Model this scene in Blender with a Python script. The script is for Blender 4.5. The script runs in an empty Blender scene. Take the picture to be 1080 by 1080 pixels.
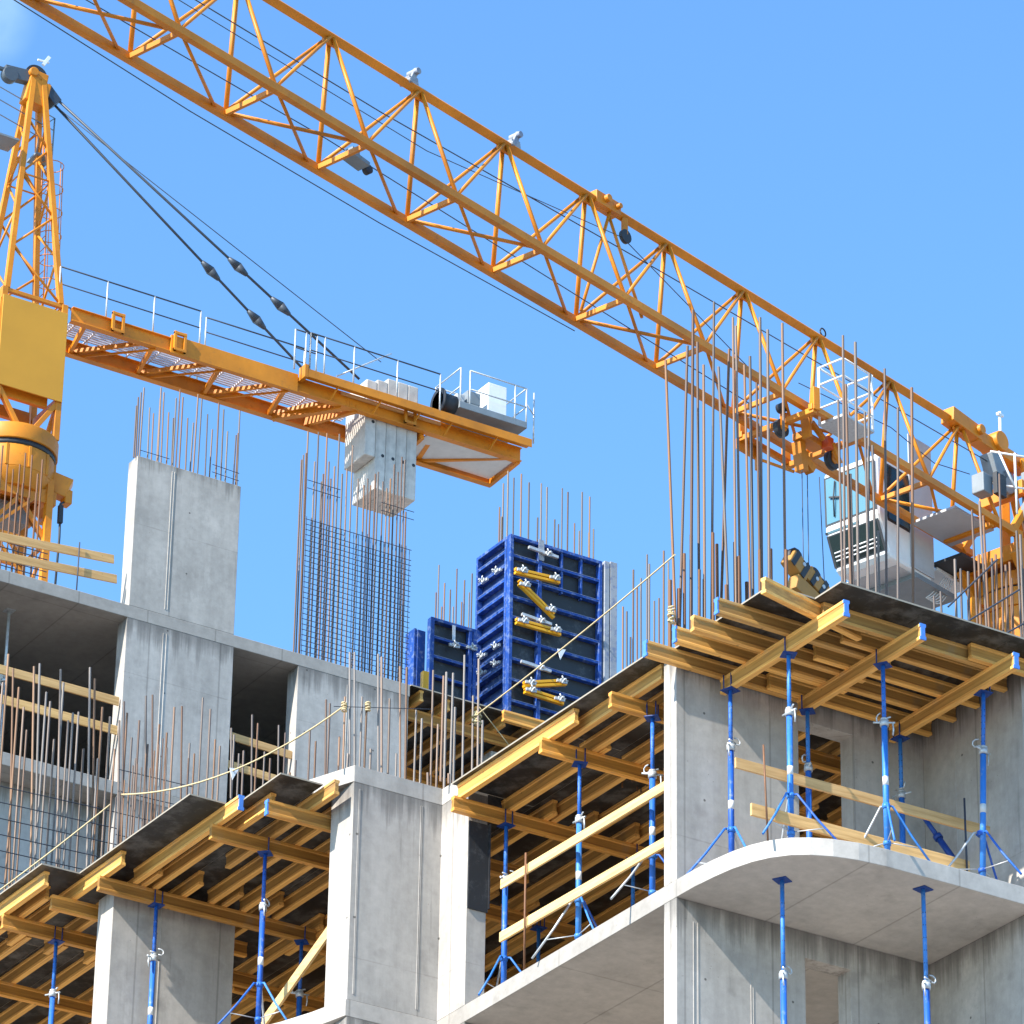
import bpy, bmesh, math, random
from mathutils import Vector, Matrix
random.seed(11)
SC = bpy.context.scene
COL = SC.collection
rad = math.radians

# ------------------------------------------------------------------ camera
ZK = 23.1135                      # height of the lower slab's soffit above the ground
CAM = Vector((-27.816, -41.313, 1.7))
YAW, PITCH, ROLL, FPX = rad(58.302099), rad(27.919713), rad(0.96125547), 4967.66
FWD = Vector((math.cos(YAW)*math.cos(PITCH), math.sin(YAW)*math.cos(PITCH), math.sin(PITCH)))
RGT0 = Vector((math.sin(YAW), -math.cos(YAW), 0)); UP0 = RGT0.cross(FWD)
RGT = RGT0*math.cos(ROLL) + UP0*math.sin(ROLL); UPV = UP0*math.cos(ROLL) - RGT0*math.sin(ROLL)
cam_d = bpy.data.cameras.new('camera'); cam = bpy.data.objects.new('camera', cam_d); COL.objects.link(cam)
cam.matrix_world = Matrix(((RGT.x, UPV.x, -FWD.x, CAM.x), (RGT.y, UPV.y, -FWD.y, CAM.y), (RGT.z, UPV.z, -FWD.z, CAM.z), (0, 0, 0, 1)))
cam_d.sensor_width = 36; cam_d.lens = 36*FPX/1080; cam_d.clip_start = 0.5; cam_d.clip_end = 6000
SC.camera = cam

# ------------------------------------------------------------------ sky, sun, exposure
SUN = Vector((-1.0, -0.175, 0.83)).normalized()        # towards the sun
w = bpy.data.worlds.new('World'); SC.world = w; w.use_nodes = True
wn, wl = w.node_tree.nodes, w.node_tree.links
wn.clear()
sky = wn.new('ShaderNodeTexSky'); sky.sky_type = 'NISHITA'; sky.sun_disc = False
sky.sun_elevation = math.asin(SUN.z); sky.sun_rotation = math.atan2(SUN.x, SUN.y)
sky.altitude = 0; sky.air_density = 1.0; sky.dust_density = 0.3; sky.ozone_density = 2.0
bg = wn.new('ShaderNodeBackground'); bg.inputs[1].default_value = 0.15
wo = wn.new('ShaderNodeOutputWorld')
tint = wn.new('ShaderNodeMix'); tint.data_type = 'RGBA'; tint.blend_type = 'MULTIPLY'; tint.inputs[0].default_value = 1.0
tint.inputs[7].default_value = (0.64, 0.95, 1.14, 1)          # deeper blue of a clear dry summer sky
cdir = (FWD+RGT*((-25-540)/FPX)-UPV*((15-540)/FPX)).normalized()   # a wisp of cloud above the left crane
tc = wn.new('ShaderNodeTexCoord'); dp = wn.new('ShaderNodeVectorMath'); dp.operation = 'DOT_PRODUCT'; dp.inputs[1].default_value = cdir; wl.new(tc.outputs['Generated'], dp.inputs[0])
cm = wn.new('ShaderNodeMapRange'); cm.inputs[1].default_value = math.cos(.014); cm.inputs[2].default_value = 1.0; cm.interpolation_type = 'SMOOTHSTEP'; wl.new(dp.outputs['Value'], cm.inputs[0])
cn = wn.new('ShaderNodeTexNoise'); cn.inputs['Scale'].default_value = 90; cn.inputs['Detail'].default_value = 6; wl.new(tc.outputs['Generated'], cn.inputs['Vector'])
cx = wn.new('ShaderNodeMath'); cx.operation = 'MULTIPLY'; cx.use_clamp = True; cm.inputs[4].default_value = 0.62; wl.new(cm.outputs[0], cx.inputs[0]); wl.new(cn.outputs['Fac'], cx.inputs[1])
cw_ = wn.new('ShaderNodeMix'); cw_.data_type = 'RGBA'; cw_.inputs[7].default_value = (4.2, 4.0, 3.9, 1); wl.new(cx.outputs[0], cw_.inputs[0]); wl.new(sky.outputs[0], cw_.inputs[6])
wl.new(cw_.outputs[2], tint.inputs[6]); wl.new(tint.outputs[2], bg.inputs[0]); wl.new(bg.outputs[0], wo.inputs[0])
sd = bpy.data.lights.new('sun', 'SUN'); sd.energy = 4.8; sd.angle = rad(0.5); sd.color = (1.0, 0.95, 0.87)
so = bpy.data.objects.new('sun', sd); COL.objects.link(so); so.location = (-60, -40, 90)
so.rotation_euler = (-SUN).to_track_quat('-Z', 'Y').to_euler()
vs = SC.view_settings; vs.view_transform = 'Standard'; vs.look = 'None'; vs.exposure = 1.08; vs.gamma = 1; vs.use_curve_mapping = False
SC.cycles.max_bounces = 8; SC.cycles.diffuse_bounces = 4

def at(px, py, X=None, Y=None, Z=None):
    """world point on the axis plane X, Y or Z (Z above the slab soffit) along a surveyed line of sight"""
    r = FWD + RGT*((px-540)/FPX) - UPV*((py-540)/FPX)
    if X is not None: t = (X-CAM.x)/r.x
    elif Y is not None: t = (Y-CAM.y)/r.y
    else: t = (Z+ZK-CAM.z)/r.z
    return CAM + r*t
def V(x, y, z): return Vector((x, y, z+ZK))

# ------------------------------------------------------------------ materials
def mat(name, rough=0.7, metal=0.0):
    m = bpy.data.materials.new(name); m.use_nodes = True
    b = m.node_tree.nodes['Principled BSDF']; b.inputs['Roughness'].default_value = rough; b.inputs['Metallic'].default_value = metal
    return m, m.node_tree.nodes, m.node_tree.links, b
def node(n, t, **kw):
    x = n.new(t)
    for k, v in kw.items():
        if k in ('ins',):
            for i, val in v.items(): x.inputs[i].default_value = val
        else: setattr(x, k, v)
    return x
def tex_noise(n, l, vec, scale, detail=6, rough=0.6, mapping=None):
    if mapping:
        mp = node(n, 'ShaderNodeMapping'); mp.inputs['Scale'].default_value = mapping; l.new(vec, mp.inputs[0]); vec = mp.outputs[0]
    t = node(n, 'ShaderNodeTexNoise'); t.inputs['Scale'].default_value = scale; t.inputs['Detail'].default_value = detail; t.inputs['Roughness'].default_value = rough
    l.new(vec, t.inputs['Vector']); return t.outputs['Fac']
def ramp(n, l, fac, stops):
    r = node(n, 'ShaderNodeValToRGB'); e = r.color_ramp.elements
    while len(e) < len(stops): e.new(0.5)
    for el, (p, c) in zip(e, stops):
        el.position = p; el.color = (c[0], c[1], c[2], 1) if isinstance(c, (tuple, list)) else (c, c, c, 1)
    l.new(fac, r.inputs[0]); return r.outputs[0]
def mix(n, l, a, b, fac, mode='MIX'):
    x = node(n, 'ShaderNodeMix', data_type='RGBA', blend_type=mode)
    for sock, val in ((x.inputs[6], a), (x.inputs[7], b)):
        if isinstance(val, (tuple, list)): sock.default_value = (val[0], val[1], val[2], 1)
        else: l.new(val, sock)
    if isinstance(fac, float): x.inputs[0].default_value = fac
    else: l.new(fac, x.inputs[0])
    return x.outputs[2]
def coords(n): return node(n, 'ShaderNodeTexCoord').outputs['Object']
def bump(n, l, b, h, strength, dist=0.02):
    bp = node(n, 'ShaderNodeBump'); bp.inputs['Strength'].default_value = strength; bp.inputs['Distance'].default_value = dist
    l.new(h, bp.inputs['Height']); l.new(bp.outputs[0], b.inputs['Normal'])
def math_n(n, l, op, a, bval=None, c=None):
    x = node(n, 'ShaderNodeMath', operation=op)
    for i, v in enumerate((a, bval, c)):
        if v is None: continue
        if isinstance(v, (int, float)): x.inputs[i].default_value = v
        else: l.new(v, x.inputs[i])
    return x.outputs[0]

def concrete(name, base=0.36, warm=(1.10, 1.0, 0.885), joint=1.22, streak=0.5, soffit=False, drip=0.0):
    m, n, l, b = mat(name, 0.85)
    co = coords(n)
    big = ramp(n, l, tex_noise(n, l, co, 0.9, 8, 0.62), [(0.28, 0.80), (0.5, 0.99), (0.72, 1.10)])
    med = ramp(n, l, tex_noise(n, l, co, 7, 8, 0.7), [(0.3, 0.86), (0.7, 1.08)])
    c = mix(n, l, big, med, 1.0, 'MULTIPLY')
    if not soffit:
        st = ramp(n, l, tex_noise(n, l, co, 1.0, 6, 0.65, (3.2, 3.2, 0.3)), [(0.36, 1-0.40*streak), (0.56, 1.0), (0.72, 1+0.12*streak)])
        c = mix(n, l, c, st, 1.0, 'MULTIPLY')
        # pour edge drips: patchy dark runs
        dr = ramp(n, l, tex_noise(n, l, co, 1.0, 4, 0.5, (13, 13, 0.8)), [(0.66, 1.0), (0.74, 1-0.5*streak)])
        c = mix(n, l, c, dr, 1.0, 'MULTIPLY')
    sep = node(n, 'ShaderNodeSeparateXYZ'); l.new(co, sep.inputs[0])
    u = math_n(n, l, 'ADD', sep.outputs[0], sep.outputs[1]) if not soffit else sep.outputs[0]
    d = math_n(n, l, 'PINGPONG', u, joint/2)
    jl = ramp(n, l, d, [(0.0, 0.72), (0.012, 0.80), (0.016, 1.0)])
    c = mix(n, l, c, jl, 1.0, 'MULTIPLY')
    if not soffit and joint < 5:
        # plugged tie holes beside the panel joints, and lift lines
        du = math_n(n, l, 'SUBTRACT', math_n(n, l, 'PINGPONG', math_n(n, l, 'ADD', u, 0.33), joint), joint*0.5)
        dz = math_n(n, l, 'PINGPONG', math_n(n, l, 'ADD', sep.outputs[2], 0.21), 0.56)
        rr = math_n(n, l, 'SQRT', math_n(n, l, 'ADD', math_n(n, l, 'MULTIPLY', du, du), math_n(n, l, 'MULTIPLY', dz, dz)))
        c = mix(n, l, c, ramp(n, l, rr, [(0.0, 0.30), (0.013, 0.36), (0.019, 1.0)]), 1.0, 'MULTIPLY')
        lz = math_n(n, l, 'ADD', math_n(n, l, 'PINGPONG', math_n(n, l, 'ADD', sep.outputs[2], 0.4), 1.35), math_n(n, l, 'MULTIPLY', tex_noise(n, l, co, 2.5, 4), 0.05))
        c = mix(n, l, c, ramp(n, l, lz, [(0.018, 0.80), (0.026, 0.86), (0.034, 1.0)]), 1.0, 'MULTIPLY')
        ef = ramp(n, l, tex_noise(n, l, co, 1.3, 8, 0.75, (1, 1, 0.6)), [(0.58, 1.0), (0.68, 1.18)])
        c = mix(n, l, c, ef, 1.0, 'MULTIPLY')
    if soffit:
        d2 = math_n(n, l, 'PINGPONG', sep.outputs[1], 1.25); jl2 = ramp(n, l, d2, [(0.0, 0.8), (0.012, 0.86), (0.018, 1.0)])
        c = mix(n, l, c, jl2, 1.0, 'MULTIPLY')
    if drip:
        # runs of dirty water below each slab
        ph = math_n(n, l, 'FRACT', math_n(n, l, 'DIVIDE', math_n(n, l, 'SUBTRACT', sep.outputs[2], ZK-31.4+drip), 3.14))
        up_ = ramp(n, l, ph, [(0.80, 0.0), (0.985, 0.40), (1.0, 0.46)])
        dn = tex_noise(n, l, co, 1.0, 5, 0.7, (7, 7, 0.25))
        dm = ramp(n, l, math_n(n, l, 'ADD', dn, up_), [(0.68, 1.0), (0.84, 0.62), (1.0, 0.46)])
        c = mix(n, l, c, dm, 1.0, 'MULTIPLY')
    vo = node(n, 'ShaderNodeTexVoronoi'); vo.inputs['Scale'].default_value = 11; l.new(co, vo.inputs['Vector'])
    pit = ramp(n, l, vo.outputs['Distance'], [(0.0, 0.55), (0.05, 0.62), (0.085, 1.0)])
    pm = ramp(n, l, tex_noise(n, l, co, 1.7, 2), [(0.48, 0.0), (0.6, 1.0)])
    c = mix(n, l, c, mix(n, l, (1, 1, 1), pit, pm), 1.0, 'MULTIPLY')
    blot = ramp(n, l, tex_noise(n, l, co, 2.3, 3, 0.5), [(0.64, 1.0), (0.74, 0.82)])
    c = mix(n, l, c, blot, 1.0, 'MULTIPLY')
    c = mix(n, l, c, (base*warm[0], base*warm[1], base*warm[2]), 1.0, 'MULTIPLY')
    l.new(c, b.inputs['Base Color'])
    bump(n, l, b, tex_noise(n, l, co, 30, 6, 0.7), 0.10, 0.015)
    b.inputs['Specular IOR Level'].default_value = 0.25
    return m

def timber(name, base, dark, axis, glossy=0.55, edge=0.35, web_shade=False):
    m, n, l, b = mat(name, glossy)
    co = coords(n)
    sc = {'x': (0.6, 14, 14), 'y': (14, 0.6, 14), 'z': (14, 14, 0.6)}[axis]
    g = tex_noise(n, l, co, 1.6, 6, 0.65, sc)
    oi = node(n, 'ShaderNodeObjectInfo').outputs['Random']
    c = ramp(n, l, g, [(0.3, dark), (0.52, base), (0.75, tuple(min(1, x*1.22) for x in base))])
    v = ramp(n, l, oi, [(0.0, (0.60, 0.62, 0.70)), (0.25, (0.85, 0.82, 0.80)), (0.6, (1.0, 0.98, 0.95)), (1.0, (1.14, 1.10, 1.0))])
    c = mix(n, l, c, v, 1.0, 'MULTIPLY')
    dirt = ramp(n, l, tex_noise(n, l, co, 2.6, 7, 0.7), [(0.56, 0.0), (0.72, edge)])
    c = mix(n, l, c, (0.30, 0.25, 0.18), dirt)
    if web_shade:
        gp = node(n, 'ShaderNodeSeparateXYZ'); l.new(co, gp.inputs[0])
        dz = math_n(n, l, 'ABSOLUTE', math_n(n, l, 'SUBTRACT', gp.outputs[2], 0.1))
        c = mix(n, l, c, ramp(n, l, dz, [(0.05, 0.74), (0.06, 1.22)]), 1.0, 'MULTIPLY')  # webs darkened, flanges lightened in colour for the shade and bounce under the decks
    kn = node(n, 'ShaderNodeTexVoronoi'); kn.inputs['Scale'].default_value = 3.1; l.new(co, kn.inputs['Vector'])
    kk = ramp(n, l, kn.outputs['Distance'], [(0.0, 0.45), (0.045, 0.6), (0.075, 1.0)])
    c = mix(n, l, c, kk, 1.0, 'MULTIPLY')
    l.new(c, b.inputs['Base Color']); bump(n, l, b, g, 0.12, 0.01)
    b.inputs['Specular IOR Level'].default_value = 0.3
    return m

def paint(name, col, wear=0.25, wearcol=(0.32, 0.30, 0.28), rough=0.45, scale=9, dirt=0.25, vary=False):
    m, n, l, b = mat(name, rough)
    co = coords(n)
    t = ramp(n, l, tex_noise(n, l, co, scale, 8, 0.72), [(0.60-0.12*wear, 0.0), (0.72, wear)])
    v = ramp(n, l, tex_noise(n, l, co, 0.8, 5, 0.6), [(0.3, 1-dirt), (0.7, 1.06)])
    c = mix(n, l, col, v, 1.0, 'MULTIPLY')
    if vary:
        oi = node(n, 'ShaderNodeObjectInfo').outputs['Random']
        c = mix(n, l, c, ramp(n, l, oi, [(0.0, (0.55, 0.55, 0.72)), (0.4, (0.9, 0.85, 0.9)), (0.75, (1.2, 1.15, 1.0)), (1.0, (2.0, 1.35, 1.0))]), 1.0, 'MULTIPLY')
        sp = ramp(n, l, tex_noise(n, l, co, 5, 8, 0.8, (4, 4, 1)), [(0.60, 0.0), (0.66, 0.6)])
        c = mix(n, l, c, (0.36, 0.36, 0.35), sp)
    c = mix(n, l, c, wearcol, t)
    l.new(c, b.inputs['Base Color'])
    b.inputs['Specular IOR Level'].default_value = 0.4
    return m

def plain(name, col, rough=0.6, metal=0.0, var=0.12, scale=4):
    m, n, l, b = mat(name, rough, metal)
    co = coords(n)
    v = ramp(n, l, tex_noise(n, l, co, scale, 6, 0.65), [(0.3, 1-var), (0.7, 1+var*0.5)])
    l.new(mix(n, l, col, v, 1.0, 'MULTIPLY'), b.inputs['Base Color'])
    return m

M = {}
M['wall'] = concrete('concrete_wall', 0.40, streak=0.35, drip=0.001)
M['wall_far'] = concrete('concrete_far_wall', 0.40, (1.09, 1.0, 0.90), 1.3, 0.4, drip=0.001)
M['soffit'] = concrete('concrete_slab', 0.43, joint=1.25, soffit=True)
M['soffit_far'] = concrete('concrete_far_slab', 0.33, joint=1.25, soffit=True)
M['block'] = concrete('concrete_block', 0.52, joint=40, streak=0.3)
M['joist_x'] = timber('joist_timber_x', (0.72, 0.39, 0.105), (0.46, 0.21, 0.055), 'x', web_shade=True)
M['joist_y'] = timber('joist_timber_y', (0.72, 0.39, 0.105), (0.46, 0.21, 0.055), 'y', web_shade=True)
M['beam_x'] = timber('beam_timber_x', (0.66, 0.315, 0.066), (0.40, 0.165, 0.034), 'x', web_shade=True)
M['beam_y'] = timber('beam_timber_y', (0.72, 0.39, 0.105), (0.46, 0.21, 0.055), 'y', web_shade=True)
M['board_x'] = timber('board_timber_x', (0.66, 0.40, 0.165), (0.48, 0.26, 0.09), 'x', 0.65, 0.15)
M['board_y'] = timber('board_timber_y', (0.70, 0.47, 0.21), (0.52, 0.31, 0.11), 'y', 0.65, 0.15)
M['blue'] = paint('blue_enamel', (0.022, 0.165, 0.60), 0.4, (0.42, 0.44, 0.48), 0.5, 14, vary=True)
M['blue_cap'] = paint('blue_plastic', (0.08, 0.24, 0.68), 0.3, (0.5, 0.55, 0.6), 0.5, 18)
M['blue_form'] = paint('blue_form_paint', (0.008, 0.058, 0.30), 0.8, (0.24, 0.30, 0.40), 0.5, 11, 0.4)
M['rib_edge'] = paint('scraped_blue_edge', (0.20, 0.27, 0.48), 0.7, (0.5, 0.5, 0.5), 0.5, 9)
M['orange'] = paint('crane_orange', (0.76, 0.245, 0.008), 0.42, (0.15, 0.06, 0.02), 0.5, 7, 0.4)
M['yellow'] = paint('crane_yellow', (0.70, 0.235, 0.008), 0.4, (0.18, 0.09, 0.03), 0.5, 6, 0.35)
M['panel_yellow'] = paint('panel_yellow', (0.60, 0.275, 0.022), 0.02, (0.3, 0.2, 0.05), 0.55, 4, 0.06)
M['hook_paint'] = paint('hook_orange', (0.42, 0.20, 0.04), 0.4, (0.15, 0.1, 0.05), 0.6, 8)
M['orange_red'] = paint('orange_red_paint', (0.7, 0.10, 0.015), 0.3)
M['waler_yellow'] = paint('waler_yellow', (0.78, 0.38, 0.01), 0.25, (0.3, 0.2, 0.1), 0.45, 12)
M['galv'] = plain('galvanised_steel', (0.52, 0.53, 0.53), 0.45, 0.35, 0.25, 20)
M['splash'] = paint('cement_splashed_steel', (0.33, 0.345, 0.37), 0.85, (0.03, 0.07, 0.22), 0.6, 9)
M['white'] = plain('white_paint', (0.78, 0.78, 0.76), 0.45, 0, 0.08)
M['cabgrey'] = plain('pale_grey_paint', (0.44, 0.44, 0.44), 0.5, 0, 0.08)
M['grey'] = plain('grey_paint', (0.20, 0.225, 0.24), 0.55, 0, 0.15)
M['slate'] = plain('slate_paint', (0.07, 0.085, 0.10), 0.5)
M['dark'] = plain('dark_rubber', (0.022, 0.024, 0.028), 0.6)
M['cable'] = plain('steel_cable', (0.05, 0.06, 0.075), 0.5, 0.3)
M['tie'] = plain('dark_tie_steel', (0.035, 0.04, 0.055), 0.6)
M['rope'] = plain('hemp_rope', (0.62, 0.48, 0.26), 0.9, 0, 0.3, 40)
M['pennant'] = plain('white_cloth', (0.8, 0.8, 0.8), 0.8)
M['redwhite'] = plain('red_paint', (0.6, 0.06, 0.03), 0.5)
M['ground_m'] = plain('sandy_ground', (0.27, 0.255, 0.235), 0.95, 0, 0.3, 0.6)
M['road'] = plain('asphalt', (0.05, 0.05, 0.05), 0.9)
M['soft_white'] = plain('pale_panel', (0.62, 0.60, 0.57), 0.6, 0, 0.1)
# rebar: each bar weathered on its own
m, n, l, b = mat('rebar_steel', 0.6, 0.15)
oi = node(n, 'ShaderNodeObjectInfo').outputs['Random']
co = coords(n)
c = ramp(n, l, oi, [(0.0, (0.19, 0.15, 0.125)), (0.25, (0.10, 0.075, 0.065)), (0.42, (0.24, 0.115, 0.05)), (0.6, (0.12, 0.06, 0.035)), (0.78, (0.22, 0.175, 0.145)), (1.0, (0.28, 0.125, 0.045))])
nz = ramp(n, l, tex_noise(n, l, co, 1.4, 6, 0.7, (40, 40, 3)), [(0.35, 0.6), (0.7, 1.2)])
l.new(mix(n, l, c, nz, 1.0, 'MULTIPLY'), b.inputs['Base Color']); M['rebar'] = m
m, n, l, b = mat('rusty_rebar', 0.7, 0.1)
co = coords(n)
c = ramp(n, l, tex_noise(n, l, co, 1.4, 6, 0.7, (40, 40, 3)), [(0.35, (0.10, 0.045, 0.02)), (0.7, (0.26, 0.115, 0.05))])
l.new(c, b.inputs['Base Color']); M['rust'] = m
m, n, l, b = mat('pale_rebar', 0.6, 0.1)
oi = node(n, 'ShaderNodeObjectInfo').outputs['Random']; co = coords(n)
c = ramp(n, l, oi, [(0.0, (0.28, 0.24, 0.21)), (0.3, (0.20, 0.17, 0.15)), (0.5, (0.30, 0.15, 0.07)), (0.65, (0.16, 0.09, 0.05)), (0.8, (0.28, 0.24, 0.21)), (1.0, (0.34, 0.16, 0.06))])
nz = ramp(n, l, tex_noise(n, l, co, 1.4, 6, 0.7, (40, 40, 3)), [(0.35, 0.6), (0.7, 1.2)])
l.new(mix(n, l, c, nz, 1.0, 'MULTIPLY'), b.inputs['Base Color']); M['pale'] = m
# film faced plywood: dark scuffed faces, pale edges
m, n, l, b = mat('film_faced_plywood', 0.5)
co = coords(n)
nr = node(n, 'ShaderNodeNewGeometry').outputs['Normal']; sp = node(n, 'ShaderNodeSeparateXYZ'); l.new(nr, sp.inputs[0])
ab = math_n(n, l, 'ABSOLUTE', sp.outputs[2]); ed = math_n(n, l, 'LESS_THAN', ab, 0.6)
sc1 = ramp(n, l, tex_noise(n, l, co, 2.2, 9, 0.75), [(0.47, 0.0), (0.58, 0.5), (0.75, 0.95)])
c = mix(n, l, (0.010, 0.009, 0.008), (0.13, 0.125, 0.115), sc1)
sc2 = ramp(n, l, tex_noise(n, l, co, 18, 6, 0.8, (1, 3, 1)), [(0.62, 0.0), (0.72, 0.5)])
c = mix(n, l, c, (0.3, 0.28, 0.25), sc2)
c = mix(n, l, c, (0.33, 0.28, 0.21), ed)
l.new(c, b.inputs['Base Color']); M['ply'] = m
# formwork skin: near-black with dust
m, n, l, b = mat('form_skin', 0.55)
co = coords(n)
sc1 = ramp(n, l, tex_noise(n, l, co, 3.0, 9, 0.8), [(0.52, 0.0), (0.75, 0.5)])
l.new(mix(n, l, (0.02, 0.021, 0.024), (0.22, 0.22, 0.22), sc1), b.inputs['Base Color']); M['skin'] = m
m, n, l, b = mat('cab_glass', 0.06)
b.inputs['Base Color'].default_value = (0.10, 0.22, 0.27, 1); b.inputs['Specular IOR Level'].default_value = 0.9; b.inputs['Coat Weight'].default_value = 0.6; M['glass'] = m
m, n, l, b = mat('cab_glass_dark', 0.08)
b.inputs['Base Color'].default_value = (0.010, 0.022, 0.022, 1); b.inputs['Specular IOR Level'].default_value = 0.35; M['glass_dark'] = m

# ------------------------------------------------------------------ mesh helpers
ORG = {}
class MB:
    def __init__(s): s.v = []; s.f = []; s.sm = []
    def add(s, vs, fs, smooth=False):
        o = len(s.v); s.v += [tuple(v) for v in vs]
        for i, f in enumerate(fs):
            s.f.append([k+o for k in f]); s.sm.append(smooth[i] if isinstance(smooth, list) else smooth)
        return s
    def box(s, a, b):
        x0, y0, z0 = (min(a[i], b[i]) for i in range(3)); x1, y1, z1 = (max(a[i], b[i]) for i in range(3))
        return s.add([(x0,y0,z0),(x1,y0,z0),(x1,y1,z0),(x0,y1,z0),(x0,y0,z1),(x1,y0,z1),(x1,y1,z1),(x0,y1,z1)],
                     [(3,2,1,0),(4,5,6,7),(0,1,5,4),(1,2,6,5),(2,3,7,6),(3,0,4,7)])
    def bz(s, a, b): return s.box((a[0],a[1],a[2]+ZK), (b[0],b[1],b[2]+ZK))
    @staticmethod
    def frame(p, q, up=(0,0,1)):
        d = (Vector(q)-Vector(p)).normalized(); u = Vector(up)
        if abs(d.dot(u)) > 0.99: u = Vector((1,0,0)) if abs(d.x) < 0.9 else Vector((0,1,0))
        sd = d.cross(u).normalized(); u = sd.cross(d)
        return d, sd, u
    def extr(s, prof, p, q, up=(0,0,1)):
        d, sd, u = s.frame(p, q, up); n = len(prof); vs = []
        for c in (Vector(p), Vector(q)):
            vs += [c+sd*a+u*b for a, b in prof]
        fs = [(i, (i+1) % n, n+(i+1) % n, n+i) for i in range(n)]
        fs += [tuple(range(n))[::-1], tuple(range(n, 2*n))]
        return s.add(vs, fs)
    def bar(s, p, q, w_, h_, up=(0,0,1)):
        a, b = w_/2, h_/2
        return s.extr([(-a,-b),(a,-b),(a,b),(-a,b)], p, q, up)
    def tube(s, p, q, r, n=8, r2=None):
        d, sd, u = s.frame(p, q); r2 = r if r2 is None else r2; vs = []
        for c, rr in ((Vector(p), r), (Vector(q), r2)):
            vs += [c+sd*(rr*math.cos(2*math.pi*k/n))+u*(rr*math.sin(2*math.pi*k/n)) for k in range(n)]
        fs = [(i, (i+1) % n, n+(i+1) % n, n+i) for i in range(n)]+[tuple(range(n))[::-1], tuple(range(n, 2*n))]
        return s.add(vs, fs, [True]*n+[False]*2)
    def path(s, pts, r, n=6):
        pts = [Vector(p) for p in pts]; vs = []; u0 = None
        for i, c in enumerate(pts):
            a = pts[max(0, i-1)]; b = pts[min(len(pts)-1, i+1)]
            d, sd, u = s.frame(a, b)
            if u0 is not None and i:
                u = (u0-d*u0.dot(d)).normalized(); sd = d.cross(u)
            u0 = u
            vs += [c+sd*(r*math.cos(2*math.pi*k/n))+u*(r*math.sin(2*math.pi*k/n)) for k in range(n)]
        fs = []
        for j in range(len(pts)-1):
            o = j*n; fs += [(o+i, o+(i+1) % n, o+n+(i+1) % n, o+n+i) for i in range(n)]
        nf = len(fs); fs += [tuple(range(n))[::-1], tuple(range(len(vs)-n, len(vs)))]
        return s.add(vs, fs, [True]*nf+[False]*2)
    def prism(s, poly, z0, z1):
        n = len(poly); vs = [(x, y, z0+ZK) for x, y in poly]+[(x, y, z1+ZK) for x, y in poly]
        return s.add(vs, [(i, (i+1) % n, n+(i+1) % n, n+i) for i in range(n)]+[tuple(range(n))[::-1], tuple(range(n, 2*n))])
    def disc(s, c, axis, r, th, n=20):
        a = Vector(axis).normalized()*th/2; return s.tube(Vector(c)-a, Vector(c)+a, r, n)
    def ring(s, c, axis, r, th, n=16, arc=1.0, start=0.0):
        d, sd, u = s.frame(c, Vector(c)+Vector(axis)); k = max(4, int(n*arc))
        return s.path([Vector(c)+sd*(r*math.cos(start+2*math.pi*arc*i/k))+u*(r*math.sin(start+2*math.pi*arc*i/k)) for i in range(k+1)], th, 5)
    def build(s, name, m, parent=None, bevel=0.0, org=None):
        me = bpy.data.meshes.new(name); o = bpy.data.objects.new(name, me); COL.objects.link(o)
        if parent is not None: L = ORG[parent]; o.parent = parent
        else:
            if org is None:
                xs, ys, zs = zip(*s.v); org = Vector(((min(xs)+max(xs))/2, (min(ys)+max(ys))/2, min(zs)))
            L = Vector(org); o.location = L
        ORG[o] = L
        me.from_pydata([(v[0]-L.x, v[1]-L.y, v[2]-L.z) for v in s.v], [], s.f)
        me.polygons.foreach_set('use_smooth', s.sm)
        bm = bmesh.new(); bm.from_mesh(me); bmesh.ops.recalc_face_normals(bm, faces=bm.faces); bm.to_mesh(me); bm.free()
        me.materials.append(M[m] if isinstance(m, str) else m)
        if bevel:
            bv = o.modifiers.new('bevel', 'BEVEL'); bv.width = bevel; bv.segments = 2; bv.limit_method = 'ANGLE'; bv.angle_limit = rad(40)
        return o

def tag(o, label=None, cat=None, group=None, kind=None):
    if label: o['label'] = label
    if cat: o['category'] = cat
    if group: o['group'] = group
    if kind: o['kind'] = kind
    return o
def thing(name, label, cat, loc, group=None):
    o = bpy.data.objects.new(name, None); COL.objects.link(o); o.location = loc; o.empty_display_size = 0.2
    ORG[o] = Vector(loc); return tag(o, label, cat, group)
def copy_tree(o, parent=None):
    c = o.copy(); COL.objects.link(c)
    if parent is not None: c.parent = parent
    for ch in list(o.children): copy_tree(ch, c)
    return c
ORDN = ['first', 'second', 'third', 'fourth', 'fifth', 'sixth', 'seventh', 'eighth', 'ninth', 'tenth', 'eleventh', 'twelfth']

# H20 style timber girder section
HB, HW = 0.04, 0.027
IPROF = [(-.04,-.1),(.04,-.1),(.04,-.062),(HW,-.055),(HW,.055),(.04,.062),(.04,.1),(-.04,.1),(-.04,.062),(-HW,.055),(-HW,-.055),(-.04,-.062)]
def girder(name, label, cat, p, q, m, group, cap=None):
    o = MB().extr(IPROF, p, q).build(name, m, bevel=0.004, org=(Vector(p)+Vector(q))/2-Vector((0,0,0.1)))
    tag(o, label, cat, group)
    if cap:
        p, q = (Vector(p), Vector(q)) if cap == 1 else (Vector(q), Vector(p))
        d = (q-p).normalized()
        mb = MB(); mb.extr([(a*1.03, b*1.015) for a, b in IPROF], p-d*0.004, p+d*0.016)
        mb.build('end_cap', 'blue_cap', o)
    return o

# ================================================================== GROUND
tag(MB().add([(-1500,-1500,0),(1500,-1500,0),(1500,1500,0),(-1500,1500,0)], [(0,1,2,3)]).build('ground', 'ground_m', org=(0,0,0)), kind='structure')

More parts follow.
